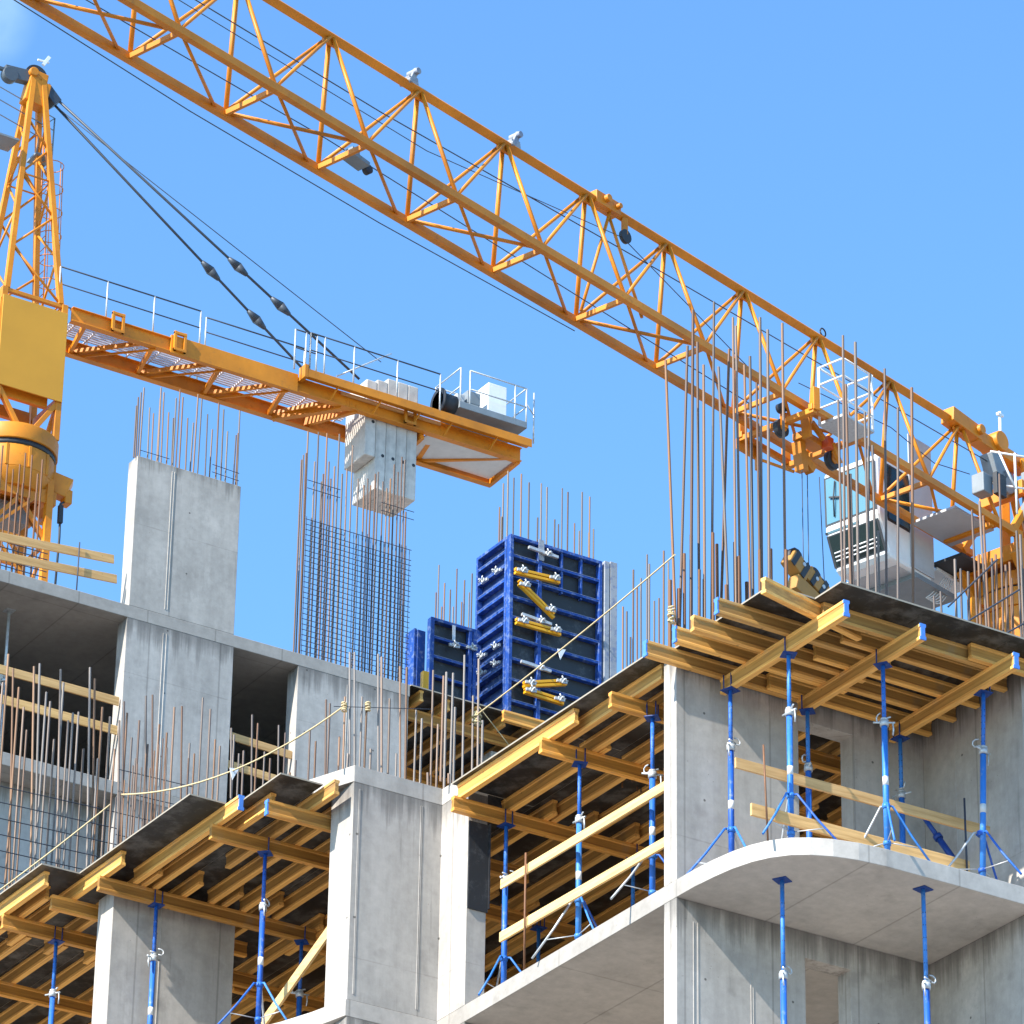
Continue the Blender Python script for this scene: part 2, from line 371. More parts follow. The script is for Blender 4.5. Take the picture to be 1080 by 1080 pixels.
# ================================================================== FRONT BUILDING
fb = thing('unfinished_building', 'raw concrete building under construction with rounded balcony slab and formwork decks', 'building', (0, 5, 0))
SLAB = [(0,5.283),(0,0.0),(.004,-.35),(.03,-.70),(.075,-1.02),(.15,-1.30),(.25,-1.51),(.40,-1.70),(.58,-1.83),(.82,-1.94),(1.12,-2.015),(1.48,-2.05),(2.33,-2.06),(11,-2.06),(11,16),(-2.9,16),
        (-2.9,10.0),(-2.78,9.1),(-2.5,8.2),(-2.1,7.4),(-1.8,6.85),(-1.6,6.4),(-1.44,5.9),(-1.31,5.283)]
for i, zz in enumerate((0, -3.14, -6.28, -9.42, -12.56, -15.7, -18.84)):
    sl = MB().prism(SLAB, zz, zz+.218).build('floor_slab', 'soffit', fb, bevel=0.006)
    if i == 0: sl['label'] = 'floor slab with sunlit edge curving into a balcony'
def vwall(x0, x1, y0, y1, z0, z1, hole=None):
    """wall in the X direction, with an optional opening (x0,x1,ztop) from its foot"""
    if not hole: return MB().bz((x0,y0,z0),(x1,y1,z1))
    a, b, zt = hole
    poly = [(x0,z0),(a,z0),(a,zt),(b,zt),(b,z0),(x1,z0),(x1,z1),(x0,z1)]; n = len(poly)
    vs = [(x,y0,z+ZK) for x, z in poly]+[(x,y1,z+ZK) for x, z in poly]
    return MB().add(vs, [(i,(i+1) % n,n+(i+1) % n,n+i) for i in range(n)]+[tuple(range(n)), tuple(range(n,2*n))[::-1]])
def seam(mb, x, y, z0, z1, proud=0.006, wd=0.012):
    mb.bz((x-wd/2, y-proud, z0), (x+wd/2, y+0.01, z1))
# wall in line with the corner, upper and lower storey
mb = vwall(0.003, 3.598, 0.002, .262, .219, 3.09, (1.75, 2.55, 2.72)); seam(mb, 3.05, 0.002, .3, 2.9); mb.build('window_wall', 'wall', fb, bevel=0.008)
mb = vwall(0.002, 3.598, 0.002, .262, -2.921, -.001, (1.80, 2.45, -.33))
for x in (.235, .295, 1.03, 1.06): seam(mb, x, 0.002, -2.9, -.25 if x < 1 else -.7)
mb.build('window_wall', 'wall', fb, bevel=0.008)
mb = MB().bz((3.6,-1.94,.219),(3.86,.26,3.10))
for y in (-.62, -1.25): mb.bz((3.594,y-.006,.3),(3.61,y+.006,3.05))
mb.build('side_wall', 'wall', fb, bevel=0.008)
MB().bz((3.6,-1.95,-2.921),(3.86,.26,-.001)).build('side_wall', 'wall', fb, bevel=0.008)
PIER = [(-1.29,5.285),(-.001,5.285),(-.001,4.64),(.28,4.64),(.28,5.84),(-1.29,5.84)]
PIER2 = [(-1.2905,5.2845),(-.0015,5.2845),(-.0015,4.6395),(.2805,4.6395),(.2805,5.8405),(-1.2905,5.8405)]
mb = MB().prism(PIER, .219, 3.13)
for x in (-1.21, -1.195, -.31, -.29): seam(mb, x, 5.285, .3, 3.05)
pr = mb.build('pier', 'wall', fb, bevel=0.004); pr['label'] = 'pier with sunlit end face and starter bars on top'
mb = MB().prism(PIER2, 3.1305, 3.362)
mb.prism([(-1.2935,5.29),(-1.57,6.05),(-.9,6.05),(-.9,5.845),(-1.2935,5.845)], 3.14, 3.36)
mb.build('pier_head', 'wall', fb, bevel=0.004)
MB().prism(PIER, -2.921, -.001).build('pier', 'wall', fb, bevel=0.008)
mb = MB().bz((-2.43,9.5,.219),(-.62,9.93,2.90))
for x in (-1.78, -1.72): seam(mb, x, 9.5, .3, 2.8)
mb.build('pier', 'wall', fb, bevel=0.008)
MB().bz((8.0,.3,.219),(8.2,15.8,3.08)).build('back_wall', 'wall', fb)
MB().bz((-2.6,15.6,.219),(7.99,15.8,3.08)).build('back_wall', 'wall', fb)
MB().bz((5.0,.3,-2.921),(5.2,15.8,-.001)).build('back_wall', 'wall', fb)
MB().bz((.3,7.6,-2.921),(4.99,7.8,-.001)).build('back_wall', 'wall', fb)
for zz in (-6.28, -9.42, -12.56, -15.7, -18.84, -ZK):
    z1 = {-6.28: -3.141, -9.42: -6.281, -12.56: -9.421, -15.7: -12.561, -18.84: -15.701}.get(zz, -18.841)
    mb = MB().bz((0.002,.002,zz+.22),(3.6,.26,z1)); mb.prism(PIER, zz+.22, z1); mb.bz((-2.43,9.5,zz+.22),(-.62,9.93,z1)); mb.bz((6,.3,zz+.22),(6.2,15.8,z1))
    mb.build('lower_walls', 'wall', fb)
# grey ply strip standing beside the pier
tag(MB().bz((.29,4.60,1.55),(.31,4.637,2.7)).bz((.002,4.612,1.5),(.288,4.634,2.68)).build('plywood_strip', 'skin'), 'dark scuffed plywood strip upright against the inner edge of the sunlit pier', 'plywood')

# ================================================================== REAR BUILDING
Y4 = 19.74
rb = thing('rear_building', 'taller raw concrete building block behind with open bays and roof piers', 'building', (3, 25, 0))
for z0 in (12.56, 9.42, 6.28, 3.14):
    MB().bz((-9,Y4,z0),(7.95,33,z0+.22)).build('floor_slab', 'soffit_far', rb, bevel=0.008)
def farwall(x0, x1, ya, yb, z0, z1, seams=()):
    mb = MB().bz((x0,ya,z0),(x1,yb,z1))
    for x in seams: seam(mb, x, ya, z0+.1, z1-.1, 0.008, 0.015)
    return mb
for z0, z1 in ((9.641, 12.559), (6.501, 9.419), (3.361, 6.279)):
    farwall(2.63, 4.6, Y4+.003, 20.06, z0, z1, (3.3, 3.36)).build('bay_wall', 'wall_far', rb, bevel=0.01)
    farwall(5.81, 7.93, Y4+.003, 20.09, z0, z1, (6.75, 6.79)).build('bay_wall', 'wall_far', rb, bevel=0.01)
mb = farwall(2.65, 4.59, Y4, 20.06, 12.781, 15.53, (3.3, 3.345))
u5 = mb.build('roof_wall', 'wall', rb, bevel=0.01); u5['label'] = 'tall wall pier on the roof with a pale sunlit edge'
MB().bz((-9,20.3,6.501),(2.62,20.5,9.419)).build('infill_wall', 'wall_far', rb)
MB().bz((-9,28.0,9.641),(7.9,28.2,12.559)).build('back_wall', 'wall', rb)
MB().bz((-9,28.0,3.361),(7.9,28.2,6.279)).build('back_wall', 'wall', rb)
MB().bz((-.6,20.6,9.641),(-.4,27.99,12.559)).build('cross_wall', 'wall', rb)
MB().bz((7.7,20.1,9.641),(7.9,27.99,12.559)).build('cross_wall', 'wall', rb)
MB().bz((-9,19.9,-ZK),(7.9,33,3.139)).build('lower_block', 'wall_far', rb)
tag(MB().bz((1.1,21.6,11.75),(1.42,21.66,11.98)).build('floodlight', 'white'), 'small white floodlight hanging in the dark open bay of the rear building', 'light')
# grey telescopic prop inside that bay
MB0 = MB()
pz = at(10, 640, Y=20.6)
MB0.tube((pz.x, 20.6, ZK+9.64), (pz.x, 20.6, ZK+11.3), .038).tube((pz.x, 20.6, ZK+11.2), (pz.x, 20.6, ZK+12.54), .026).bz((pz.x-.08,20.52,12.545),(pz.x+.08,20.68,12.558)).disc((pz.x,20.6,ZK+11.3),(0,0,1),.06,.05)
tag(MB0.build('telescopic_prop', 'galv'), 'grey telescopic steel prop in the open bay of the rear building', 'prop')

# column and deck to the right of the rear building
MB().bz((9.9,20.3,3.36),(10.8,20.7,12.3)).build('pier', 'wall_far', rb, bevel=0.01)
MB().bz((8.0,27,3.36),(14,27.2,12.3)).build('back_wall', 'wall', rb)

# ================================================================== FORMWORK DECKS
GJ_MID = 'timber joists under the middle deck'; GB = 'timber main beams across the bays'
# --- main beams (X direction), z 2.71-2.91
beams = [
 ('beam_m1', .96, -.30, 3.6, 'yellow main beam end next to the corner pier over the open bay'),
 ('beam_m2', 2.50, -.30, 3.6, 'middle main beam of the three jutting from the open bay'),
 ('beam_m3', 4.55, -.29, 3.6, 'main beam jutting past the sunlit pier over the open bay'),
 ('beam_l0', 5.95, -2.16, 1.7, 'blue capped beam end butting close to the wide grey pier, highest on the left deck'),
 ('beam_l1', 6.99, -2.38, 1.5, 'main beam with cement stained pale end on the left deck'),
 ('beam_l2', 9.25, -2.79, .45, 'long main beam resting across the top of the lower left pier'),
 ('beam_l3', 10.14, -3.02, -.1, 'short looking beam end between the two lower left beam ends'),
 ('beam_l4', 11.08, -3.26, .6, 'lowest left beam end carried by the leftmost blue prop'),
 ('beam_l5', 13.2, -3.1, .9, 'farthest main beam low at the left under the deck'),
]
for nm, y, x0, x1, lab in beams:
    girder('main_beam', lab, 'timber beam', V(x0,y,2.81), V(x1,y,2.81), 'beam_x', GB, 1 if y == 5.95 else None)
for y in (.96, 2.5, 4.55, 7.1, 9.36, 11.2, 13.35):
    girder('main_beam', 'shaded inner main beam deep under the plywood deck', 'timber beam', V(3.3 if y < 5 else .35, y+.10, 2.81), V(7.2 if y < 5 else 4.2, y+.10, 2.81), 'beam_x', 'inner main beams deep under the deck')
    if y > 5: girder('main_beam', 'shaded inner main beam deep under the plywood deck', 'timber beam', V(3.9, y+.22, 2.81), V(7.6, y+.22, 2.81), 'beam_x', 'inner main beams deep under the deck')
# --- joists (Y direction), z 2.91-3.11
edgej = [(-.16, 1.91, 4.60, 'sunlit edge joist with yellow end along the deck rim above the bay'),
         (.04, .32, 2.62, 'edge joist overlapping the sunlit one nearest the corner pier')]
for x, a, b_, lab in edgej: girder('joist', lab, 'timber joist', V(x,a,3.01), V(x,b_,3.01), 'joist_y', GJ_MID)
leftj = [(-2.28, 6.39, 9.2, 'yellow blue-capped joist under the step of the left plywood deck'), (-1.52, 5.31, 8.1, 'sunlit joist end reaching the wide grey pier on the left deck'),
         (-3.22, 9.9, 12.8, 'leftmost joist under the lowest plywood sheet at the left edge')]
for x, a, b_, lab in leftj:
    girder('joist', lab or 'outer joist beneath the left plywood sheet edge in shade', 'timber joist', V(x,a,3.01), V(x,b_,3.01), 'joist_y', 'timber joists under the left deck', 1 if x == -2.28 else None)
JL = 'shaded joist among the parallel rows under the plywood deck'
JG = 'shaded joists under the deck'
for k in range(12):
    x = .46+.62*k
    girder('joist', JL, 'timber joist', V(x,.34,3.01), V(x,2.75,3.01), 'joist_y', JG)
    girder('joist', JL, 'timber joist', V(x+.10,2.3,3.01), V(x+.10,4.72,3.01), 'joist_y', JG)
    girder('joist', JL, 'timber joist', V(x-.02,4.3 if x > .6 else 5.95,3.01), V(x-.02,7.5,3.01), 'joist_y', JG)
    girder('joist', JL, 'timber joist', V(x+.10,6.85,3.01), V(x+.10,10.2,3.01), 'joist_y', JG)
    girder('joist', JL, 'timber joist', V(x,9.1,3.01), V(x,13.4,3.01), 'joist_y', JG)
    girder('joist', JL, 'timber joist', V(x+.1,13.0,3.01), V(x+.1,15.4,3.01), 'joist_y', JG)
for x, a in ((-1.98,6.1),(-1.14,5.98),(-.66,5.98),(-.18,5.98)):
    girder('joist', JL, 'timber joist', V(x,a,3.01), V(x,a+3.3,3.01), 'joist_y', JG)
for x in (-2.7,-2.15,-1.55,-.95,-.35):
    girder('joist', JL, 'timber joist', V(x,8.75,3.01), V(x,12.0,3.01), 'joist_y', JG)
    girder('joist', JL, 'timber joist', V(x+.1,11.6,3.01), V(x+.1,15.3,3.01), 'joist_y', JG)
girder('joist', 'low left joist beside the leftmost one under the plywood', 'timber joist', V(-3.0,10.3,3.01), V(-3.0,14.2,3.01), 'joist_y', 'timber joists under the left deck')

# --- plywood sheets z 3.111-3.132
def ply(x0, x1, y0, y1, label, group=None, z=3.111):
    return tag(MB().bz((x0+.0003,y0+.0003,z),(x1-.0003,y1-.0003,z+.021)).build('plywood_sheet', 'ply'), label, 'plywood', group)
ply(-2.83,-1.58,6.74,9.735, 'large stepped plywood sheet on the left deck above the lower left pier')
ply(-2.19,-1.58,5.56,6.735, 'small plywood sheet next to the wide grey pier at the top of the left deck')
ply(-3.38,-2.135,9.74,12.24, 'lowest plywood sheet at the left edge of the photo')
ply(-3.38,-2.135,12.245,15.6, 'plywood sheet behind the lowest one at the left edge')
PG, PL = 'plywood sheets seen from below between the joists', 'dark plywood sheet seen from below between the joists'
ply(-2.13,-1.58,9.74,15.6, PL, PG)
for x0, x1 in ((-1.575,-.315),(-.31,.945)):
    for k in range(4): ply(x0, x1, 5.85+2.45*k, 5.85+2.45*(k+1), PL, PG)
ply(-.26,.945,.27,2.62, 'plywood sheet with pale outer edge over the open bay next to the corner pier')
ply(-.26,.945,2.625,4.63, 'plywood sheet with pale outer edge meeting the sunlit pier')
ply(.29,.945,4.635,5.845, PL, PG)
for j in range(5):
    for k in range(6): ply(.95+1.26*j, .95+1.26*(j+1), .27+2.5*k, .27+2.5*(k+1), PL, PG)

# --- right balcony deck: main beams along Y, joists along X
RB = 'blue capped main beams of the balcony deck'
for x, lab in ((.62,'leftmost blue capped beam under the balcony deck, sunlit yellow'), (1.70,'middle blue capped beam under the balcony deck'), (3.05,'rightmost blue capped beam under the balcony deck')):
    girder('main_beam', lab, 'timber beam', V(x,-2.56,2.81), V(x,-.06 if x < 1 else -.1,2.81), 'beam_y', RB, 1)
RJ = 'joists of the balcony deck'
girder('joist', 'skewed bright yellow joist jutting out highest on the balcony deck', 'timber joist', V(-.27,-2.18,3.01), V(1.35,-1.80,3.01), 'joist_x', RJ)
for i, (y, x0, cap) in enumerate(((-1.45,-.42,1),(-.93,-.40,0),(-.57,-.41,1),(-.075,-.49,1))):
    girder('joist', 'yellow joist jutting from the balcony deck, %s below the skewed one' % ORDN[i], 'timber joist', V(x0,y,3.01), V(x0+2.45,y,3.01), 'joist_x', RJ, 1 if cap else None)
girder('joist', 'front edge joist along the balcony deck over the blue beam caps', 'timber joist', V(.66,-2.03,3.01), V(3.1,-2.03,3.01), 'joist_x', RJ)
girder('joist', 'front edge joist at the right picture edge over the last blue cap', 'timber joist', V(2.7,-2.13,3.01), V(5.1,-2.13,3.01), 'joist_x', RJ)
for i, y in enumerate((-1.66,-1.12,-.66,-.17)):
    girder('joist', 'shaded joist ending at the right wall below the balcony deck, %s from the front' % ORDN[i], 'timber joist', V(1.2,y,3.01), V(3.585,y,3.01), 'joist_x', RJ)
for i, (x0, x1, y0) in enumerate(((-.08,.54,-2.06),(.54,1.79,-2.57),(1.79,3.04,-2.57),(3.04,4.29,-2.57),(4.29,5.5,-2.57))):
    ply(x0, x1, y0, .25, 'scuffed dark plywood sheet, %s from the left on the balcony deck' % ORDN[i], 'plywood on the balcony deck')

# ================================================================== PROPS
def make_prop(h, fork=True):
    root = thing('steel_prop', 'x', 'prop', (0,0,0))
    MB().tube((0,0,.01),(0,0,1.74),.036,14).build('outer_tube', 'blue', root)
    mb = MB().tube((0,0,1.70),(0,0,h-.012),.025,12)
    it = mb.build('inner_tube', 'blue', root)
    mb = MB()
    for k in range(6):
        z = 1.86+k*(h-2.0)/6
        mb.tube((-.027,-.005,z),(.027,-.005,z),.006,6).tube((-.005,-.027,z),(-.005,.027,z),.006,6)
    mb.build('pin_hole', 'dark', it)
    MB().tube((0,0,1.70),(0,0,1.775),.052,14).tube((0,0,1.775),(0,0,1.80),.044,14).build('collar_nut', 'galv', root)
    mb = MB().tube((-.115,-.05,1.745),(.12,.05,1.755),.012,8)
    mb.path([(.05,-.03,1.80),(.09,-.045,1.79),(.115,-.05,1.82),(.115,-.045,1.855),(.09,-.03,1.88),(.05,-.01,1.885)],.009,6).tube((-.07,-.03,1.82),(.05,-.03,1.81),.010,6)
    mb.path([(-.09,-.04,1.74),(-.095,-.045,1.66),(-.085,-.045,1.59)],.010,6)
    mb.build('pin_handle', 'galv', root)
    MB().tube((0,0,.95),(0,0,1.06),.0368,14).build('sticker', 'soft_white', root)
    mb = MB().box((-.06,-.06,0),(.06,.06,.008)); mb.build('base_plate', 'blue', root)
    mb = MB()
    if fork:
        mb.box((-.085,-.085,h-.012),(.085,.085,h-.002))
        for sx in (-1,1):
            for sy in (-1,1): mb.tube((sx*.055,sy*.055,h-.004),(sx*.055,sy*.055,h+.19),.009,6)
    else: mb.box((-.085,-.085,h-.012),(.085,.085,h-.001))
    mb.build('head_plate', paint('dark_blue_enamel', (0.008,0.045,0.22), .3) if 'hd' not in M else M['hd'], root)
    return root
M['hd'] = paint('dark_blue_steel', (0.01, 0.05, 0.24), 0.35, (0.3,0.3,0.32))
prop_f = make_prop(2.49); prop_l = make_prop(2.92, False)
def make_tripod():
    root = thing('folding_tripod', 'x', 'tripod', (0,0,0))
    MB().tube((0,0,.66),(0,0,.72),.046,12).bar((-.06,0,.69),(.06,0,.69),.02,.03).tube((0,0,.20),(0,0,.25),.046,12).build('clamp', 'blue', root)
    for k, a in enumerate((20,150,255)):
        c, s_ = math.cos(rad(a)), math.sin(rad(a))
        p, q = Vector((.05*c,.05*s_,.70)), Vector((.58*c,.58*s_,.008))
        lg = MB().path([p, p+Vector((.03*c,.03*s_,0)), q.lerp(p,.5), q], .014, 7).build('leg', 'blue' if k else 'galv', root)
        MB().tube(p.lerp(q,.68), (0.035*c,.035*s_,.24), .007, 5).build('strut', 'galv', lg)
    return root
trip = make_tripod()
first = {}
def place(proto, x, y, z, label, group, rz=0.0, lean=(0,0)):
    if id(proto) not in first: o = proto; first[id(proto)] = 1
    else: o = copy_tree(proto)
    o.location = V(x,y,z); o.rotation_euler = (lean[0], lean[1], rz); tag(o, label, None, group); return o
PR = [(.62,-.22,'blue prop close to the grey wall, left end of the balcony',1), (.64,-1.38,'tall blue prop at the top of the balcony curve under the sunlit yellow beam',1),
      (1.71,-1.76,'blue prop at the front of the balcony under the middle blue capped beam',1), (3.07,-1.75,'deep blue prop at the right of the balcony by the side wall',1),
      (1.70,-.26,'shaded prop in front of the window opening on the balcony',0), (3.06,-.26,'shaded prop in the inner corner of the balcony',0)]
for i, (x, y, lab, t) in enumerate(PR):
    place(prop_f, x, y, .22, lab, 'blue props on the balcony', .3+.9*i, (0,0) if i != 3 else (rad(-1.2), rad(-1.6)))
    if t: place(trip, x, y, .22, 'folding tripod clamped to the '+['prop by the grey wall','prop at the top of the balcony curve','prop at the front of the balcony','deep blue prop by the side wall'][i], 'folding tripods', .7*i+.2)
MP = [(.50,4.55,'blue prop beside the dark plywood strip at the left of the open bay'), (.27,2.50,'middle blue prop of the open bay under the overlapping beam ends'), (.28,.92,'blue prop next to the sunlit corner pier in the open bay')]
for i, (x, y, lab) in enumerate(MP):
    place(prop_f, x, y, .22, lab, 'blue props in the open bay', 1.1*i+.1)
    place(trip, x, y, .22, 'folding tripod under the %s prop of the open bay' % ['left','middle','right'][i], 'folding tripods', .9*i+1.0)
for i, (x, y, lab) in enumerate(((-1.93,9.25,'blue prop standing in front of the lower left pier'), (-1.58,6.99,'blue prop holding the cement stained beam end left of the wide grey pier'), (-2.45,11.08,'leftmost blue prop under the lowest beam end'), (.25,9.25,'dim blue prop in the shade behind the diagonal board'))):
    place(prop_f, x, y, .22, lab, 'blue props under the left deck', .8*i)
place(trip, -1.58, 6.99, .22, 'pale folding tripod around the prop left of the wide grey pier', 'folding tripods', .5)
place(trip, -1.93, 9.25, .22, 'folding tripod at the foot of the prop before the lower left pier', 'folding tripods', 1.5)
IP = 'shaded props deep inside the bay'
for x, y in ((2.6,2.5),(2.4,4.55),(4.6,2.6),(2.6,7.1),(2.5,9.36),(4.8,7.2),(-.6,11.08),(-.5,13.2)):
    place(prop_f, x, y, .22, 'shaded blue prop deep inside the building under an inner beam', IP, x*3)
place(prop_l, .72, -1.08, -2.92, 'left one of two blue props under the curved balcony slab', 'blue props under the balcony slab', .5)
place(prop_l, 2.25, -1.72, -2.92, 'right one of two blue props under the curved balcony slab', 'blue props under the balcony slab', .3, (rad(.6), rad(-1.3)))
a_, b_ = at(973,860,X=3.2), at(1012,915,X=3.45)
mb = MB().tube(a_, a_.lerp(b_,.45), .03, 10).tube(a_.lerp(b_,.4), b_, .04, 10).disc(a_.lerp(b_,.42), b_-a_, .055, .06)
tag(mb.build('leaning_prop', 'hd'), 'spare blue prop leaning in the corner behind the balcony boards', 'prop')

# ================================================================== GUARD RAIL BOARDS
def board(p, q, h, t, m, label, group=None, cat='board', name='guard_board', up=(0,0,1)):
    return tag(MB().bar(p, q, t, h, up).build(name, m, bevel=0.004), label, cat, group)
board(V(-.04,-1.26,1.20), V(3.52,-1.34,1.20), .13, .03, 'board_x', 'upper guard board across the balcony with an angled left end', 'balcony guard boards')
board(V(.06,-1.42,.585), V(3.06,-1.52,.57), .15, .035, 'board_x', 'lower guard board across the balcony', 'balcony guard boards')
board(V(.09,3.98,1.60), V(.09,.31,1.56), .12, .03, 'board_y', 'upper sunlit guard board across the open bay', 'open bay guard boards')
board(V(.09,3.98,.90), V(.09,.31,.84), .125, .035, 'board_y', 'lower sunlit guard board across the open bay', 'open bay guard boards')
def rod(p, q, r, m, label, group=None, name='steel_rod'): return tag(MB().tube(p, q, r, 7).build(name, m), label, 'rod', group)
rod(V(.24,-1.49,.22), V(.20,-1.48,1.40), .012, 'rust', 'thin rusty rod holding the left ends of the balcony guard boards')
rod(V(3.0,-1.56,.22), V(3.0,-1.55,1.42), .013, 'tie', 'dark thin rod by the right end of the balcony guard boards')
rod(V(.04,3.34,.22), V(.04,3.34,1.78), .014, 'rust', 'rusty rod upright across the sunlit boards of the open bay')
# rear building boards
for z, g, lab in ((11.06,'open bay','upper'), (10.55,'open bay','lower')):
    board(V(-9,19.80,z+.02), V(2.60,19.80,z), .15, .03, 'board_x', '%s board across the wide open bay of the rear building' % lab, 'rear bay guard boards')
    board(V(4.62,19.83,z-.05), V(5.80,19.83,z-.1), .14, .03, 'board_x', '%s board across the narrow open bay of the rear building' % lab, 'rear bay guard boards')
for p, q, lab in (((0,566),(120,590),'upper'), ((0,586),(123,611),'lower')):
    a_, b_ = at(*p, Y=19.85), at(*q, Y=19.85); a_ = a_+(a_-b_)*1.2
    board(a_, b_, .15, .03, 'board_x', '%s guard board on the roof edge of the rear building' % lab, 'roof guard boards')
a_ = at(84,572,Y=19.80); rod((a_.x,19.80,ZK+12.6), a_, .012, 'tie', 'dark thin rod upright at the roof edge boards')
# diagonal board lower left of the wide pier
board(at(270,1090,Y=7.6), at(350,978,Y=6.3), .13, .04, 'board_y', 'diagonal pale board leaning up behind the wide grey pier', None, name='brace_board')

# ================================================================== REBAR
unit = {}
def unit_bar(m, n=7):
    if m not in unit:
        mb = MB().tube((0,0,0),(0,0,1),1.0,n)
        me = bpy.data.meshes.new('bar_'+m); me.from_pydata(mb.v, [], mb.f); me.polygons.foreach_set('use_smooth', mb.sm); me.materials.append(M[m]); unit[m] = me
    return unit[m]
def bar_obj(root, p, q, r, m='rebar', name='bar'):
    p, q = Vector(p), Vector(q); o = bpy.data.objects.new(name, unit_bar(m)); COL.objects.link(o); o.parent = root
    o.location = p-ORG[root]; o.rotation_euler = (q-p).to_track_quat('Z','Y').to_euler(); o.scale = (r, r, (q-p).length); return o
def cage(label, bars, ties=(), loc=None, group='rebar starter cages', name='rebar_cage', tr=.006):
    loc = loc or (sum((Vector(b[0]) for b in bars), Vector())/len(bars))
    root = thing(name, label, 'rebar', loc, group)
    for b in bars: bar_obj(root, b[0], b[1], b[2], b[3] if len(b) > 3 else 'rebar')
    for t in ties: bar_obj(root, t[0], t[1], tr, 'tie', 'tie_bar')
    return root
R = random.uniform
def up_bars(tops, Y, zb, r, lean=0.0, m='rebar', dy=0.0):
    out = []
    for i, tp in enumerate(tops):
        y = Y+(dy if i % 2 else 0)
        q = at(tp[0], tp[1], Y=y)
        if len(tp) > 2:
            p = at(tp[2], tp[3], Y=y); p = q+(p-q)*((ZK+zb-q.z)/(p.z-q.z))
        else: p = Vector((q.x+R(-lean,lean), y, ZK+zb))
        out.append((p, q, r*R(.98,1.25), m))
    return out
tall = [(702,380,709.6,580),(725,365,719,580),(731,327,729,580),(735.5,361,737,580),(742,385),(753,318.5,751,580),(757.8,387,765,560),(769,368.5,763,560),(773,335),(776,344,780,580),
        (785,385,790,580),(791,376),(798,404,801,580),(801.5,335,803,560),(809.6,348,811,580),(825,341,828,590)]
shrt = [(721.7,584),(729,564),(737.5,601),(742.5,611),(751.7,562),(756,574),(766,617),(775,572),(779,587),(787.5,614),(801,580),(813,579),(829,580),(706.7,612),(716,621)]
cage('tall rusty starter bars rising from the corner wall behind the yellow joists', up_bars(tall, .07, 3.05, .0155, .02, dy=.12)+up_bars(shrt, .07, 3.05, .019, .01, 'rust', .1), group='tall bars over the balcony deck')
mid = [(884,422),(889,354,891,600),(892,405.5),(902,361,905,600),(912,435),(917,394,915,600),(920,470),(933,389,935,620),(947,430,947,620),(961.5,409,963,620),(897,500),(926,560)]
cage('tall starter bars in front of the white crane cab', up_bars(mid, .07, 3.1, .016, .02, dy=.12), group='tall bars over the balcony deck')
far = [(1021,603),(1025,538,1029,620),(1033,529,1038,620),(1037,544,1041,620),(1032,585),(1046,589),(1050,585),(1054,500,1057,620),(1060.6,596),(1064.7,593),(1072,560),(1076,564),(985,629),(992,624),(1007,590),(1013,600),(1067,610),(1079,600)]
fb_ = up_bars(far, -.05, 3.12, .0145, .03, dy=.16)
cage('crowded starter bars at the right picture edge in front of the orange slewing ring', fb_, [(at(1000,668,Y=-.1), at(1075,622,Y=-.1)), (at(1046,676,Y=-.1), at(1085,655,Y=-.1)), (at(1000,640,Y=-.08), at(1052,590,Y=-.08))], group='tall bars over the balcony deck', tr=.012)
low = [(682.5,585),(684.7,595),(690,634),(695,631),(700,581),(705,593),(668,601),(672,620),(661,645),(657,640),(665,672),(676,610)]
cage('short starter bars left of the corner, beside the galvanised post', up_bars(low, 3.2, 3.05, .011, .01, dy=.2))
# on the wide pier
w3 = [(369,688,369,780),(374,688,374,780),(399,690,399,790),(402.5,693,402.5,790),(382,735),(364,735),(386.5,748),(411,737),(422,703,422,780),(429,704,428,780),(439,749),(445,758),(457,707,455,790),(462,764),(468,713),(471,709),(478,710),(480,746),(490,691,488,800),(499,734),(505,695,504,790),(509,760),(358,778),(391,790),(451,815),(418,795),(473,816),(367,795)]
w3b = [b for b in up_bars([t for t in w3 if t[0] < 463], 5.42, 3.36, .0135, .01, 'pale', dy=.24)]+up_bars([t for t in w3 if t[0] >= 463], 5.1, 3.36, .0135, .01, 'pale', dy=.3)
a_ = at(340,745,Y=5.42)
cage('starter bars standing on top of the wide grey pier', w3b, [(at(352,745,Y=5.4), at(455,748,Y=5.4))], tr=.005)
# left mesh wall behind the left deck
tops = [(9,690),(14,705,11,860),(20,725),(25,746),(36,703,33,880),(42,700,37,900),(49,730),(53,740),(64,706,60,900),(67,720),(77,752),(83,751),(95,704,92,900),(100,716,97,900),(108,746),(116,756),(3,720),(28,770),(72,760),(88,790),(103,800),(57,780)]
mb_ = up_bars(tops, 12.6, 3.13, .0145, .01, 'pale', dy=.18)
ties = [(at(-40,820+17*k,Y=12.55), at(124,857+17*k,Y=12.55)) for k in range(7)]
cage('tied rebar mesh wall with long bars left of the rear pier', mb_, ties, tr=.0075)
c2 = [(121,790),(126,760,124,900),(131,740,128,900),(134,752),(139,778),(143,800),(147,760),(154,734,153,900),(161,733,160,900),(156,785),(168,764),(176,773),(184,746),(192,745,190,900),(200,784),(205,795),(199,800),(214,736),(222,748),(227,780),(232,787)]
c2b = up_bars(c2, 11.2, 3.13, .013, .012, dy=.22)
extra = [(at(118+4.5*k, 840-4.2*k+R(-12,12), Y=11.0)) for k in range(14)]
c2b += [((p.x, p.y, ZK+3.13), p, .009) for p in extra]
cage('starter bars in front of the rear pier, behind the large plywood sheet', c2b, [(at(122,880-3*k,Y=11.1)+Vector((0,0,.28*k)), at(200,898-3*k,Y=11.1)+Vector((0,0,.28*k))) for k in range(4)], tr=.006)
c3 = [(244,768,243,900),(252,795),(257,792),(266,754,265,860),(272,763),(279,793),(285,800),(294,765,293,840),(301,773),(312,802),(327,770),(333,782),(344,738,343,830),(348,742),(358,777),(247,775),(306,815)]
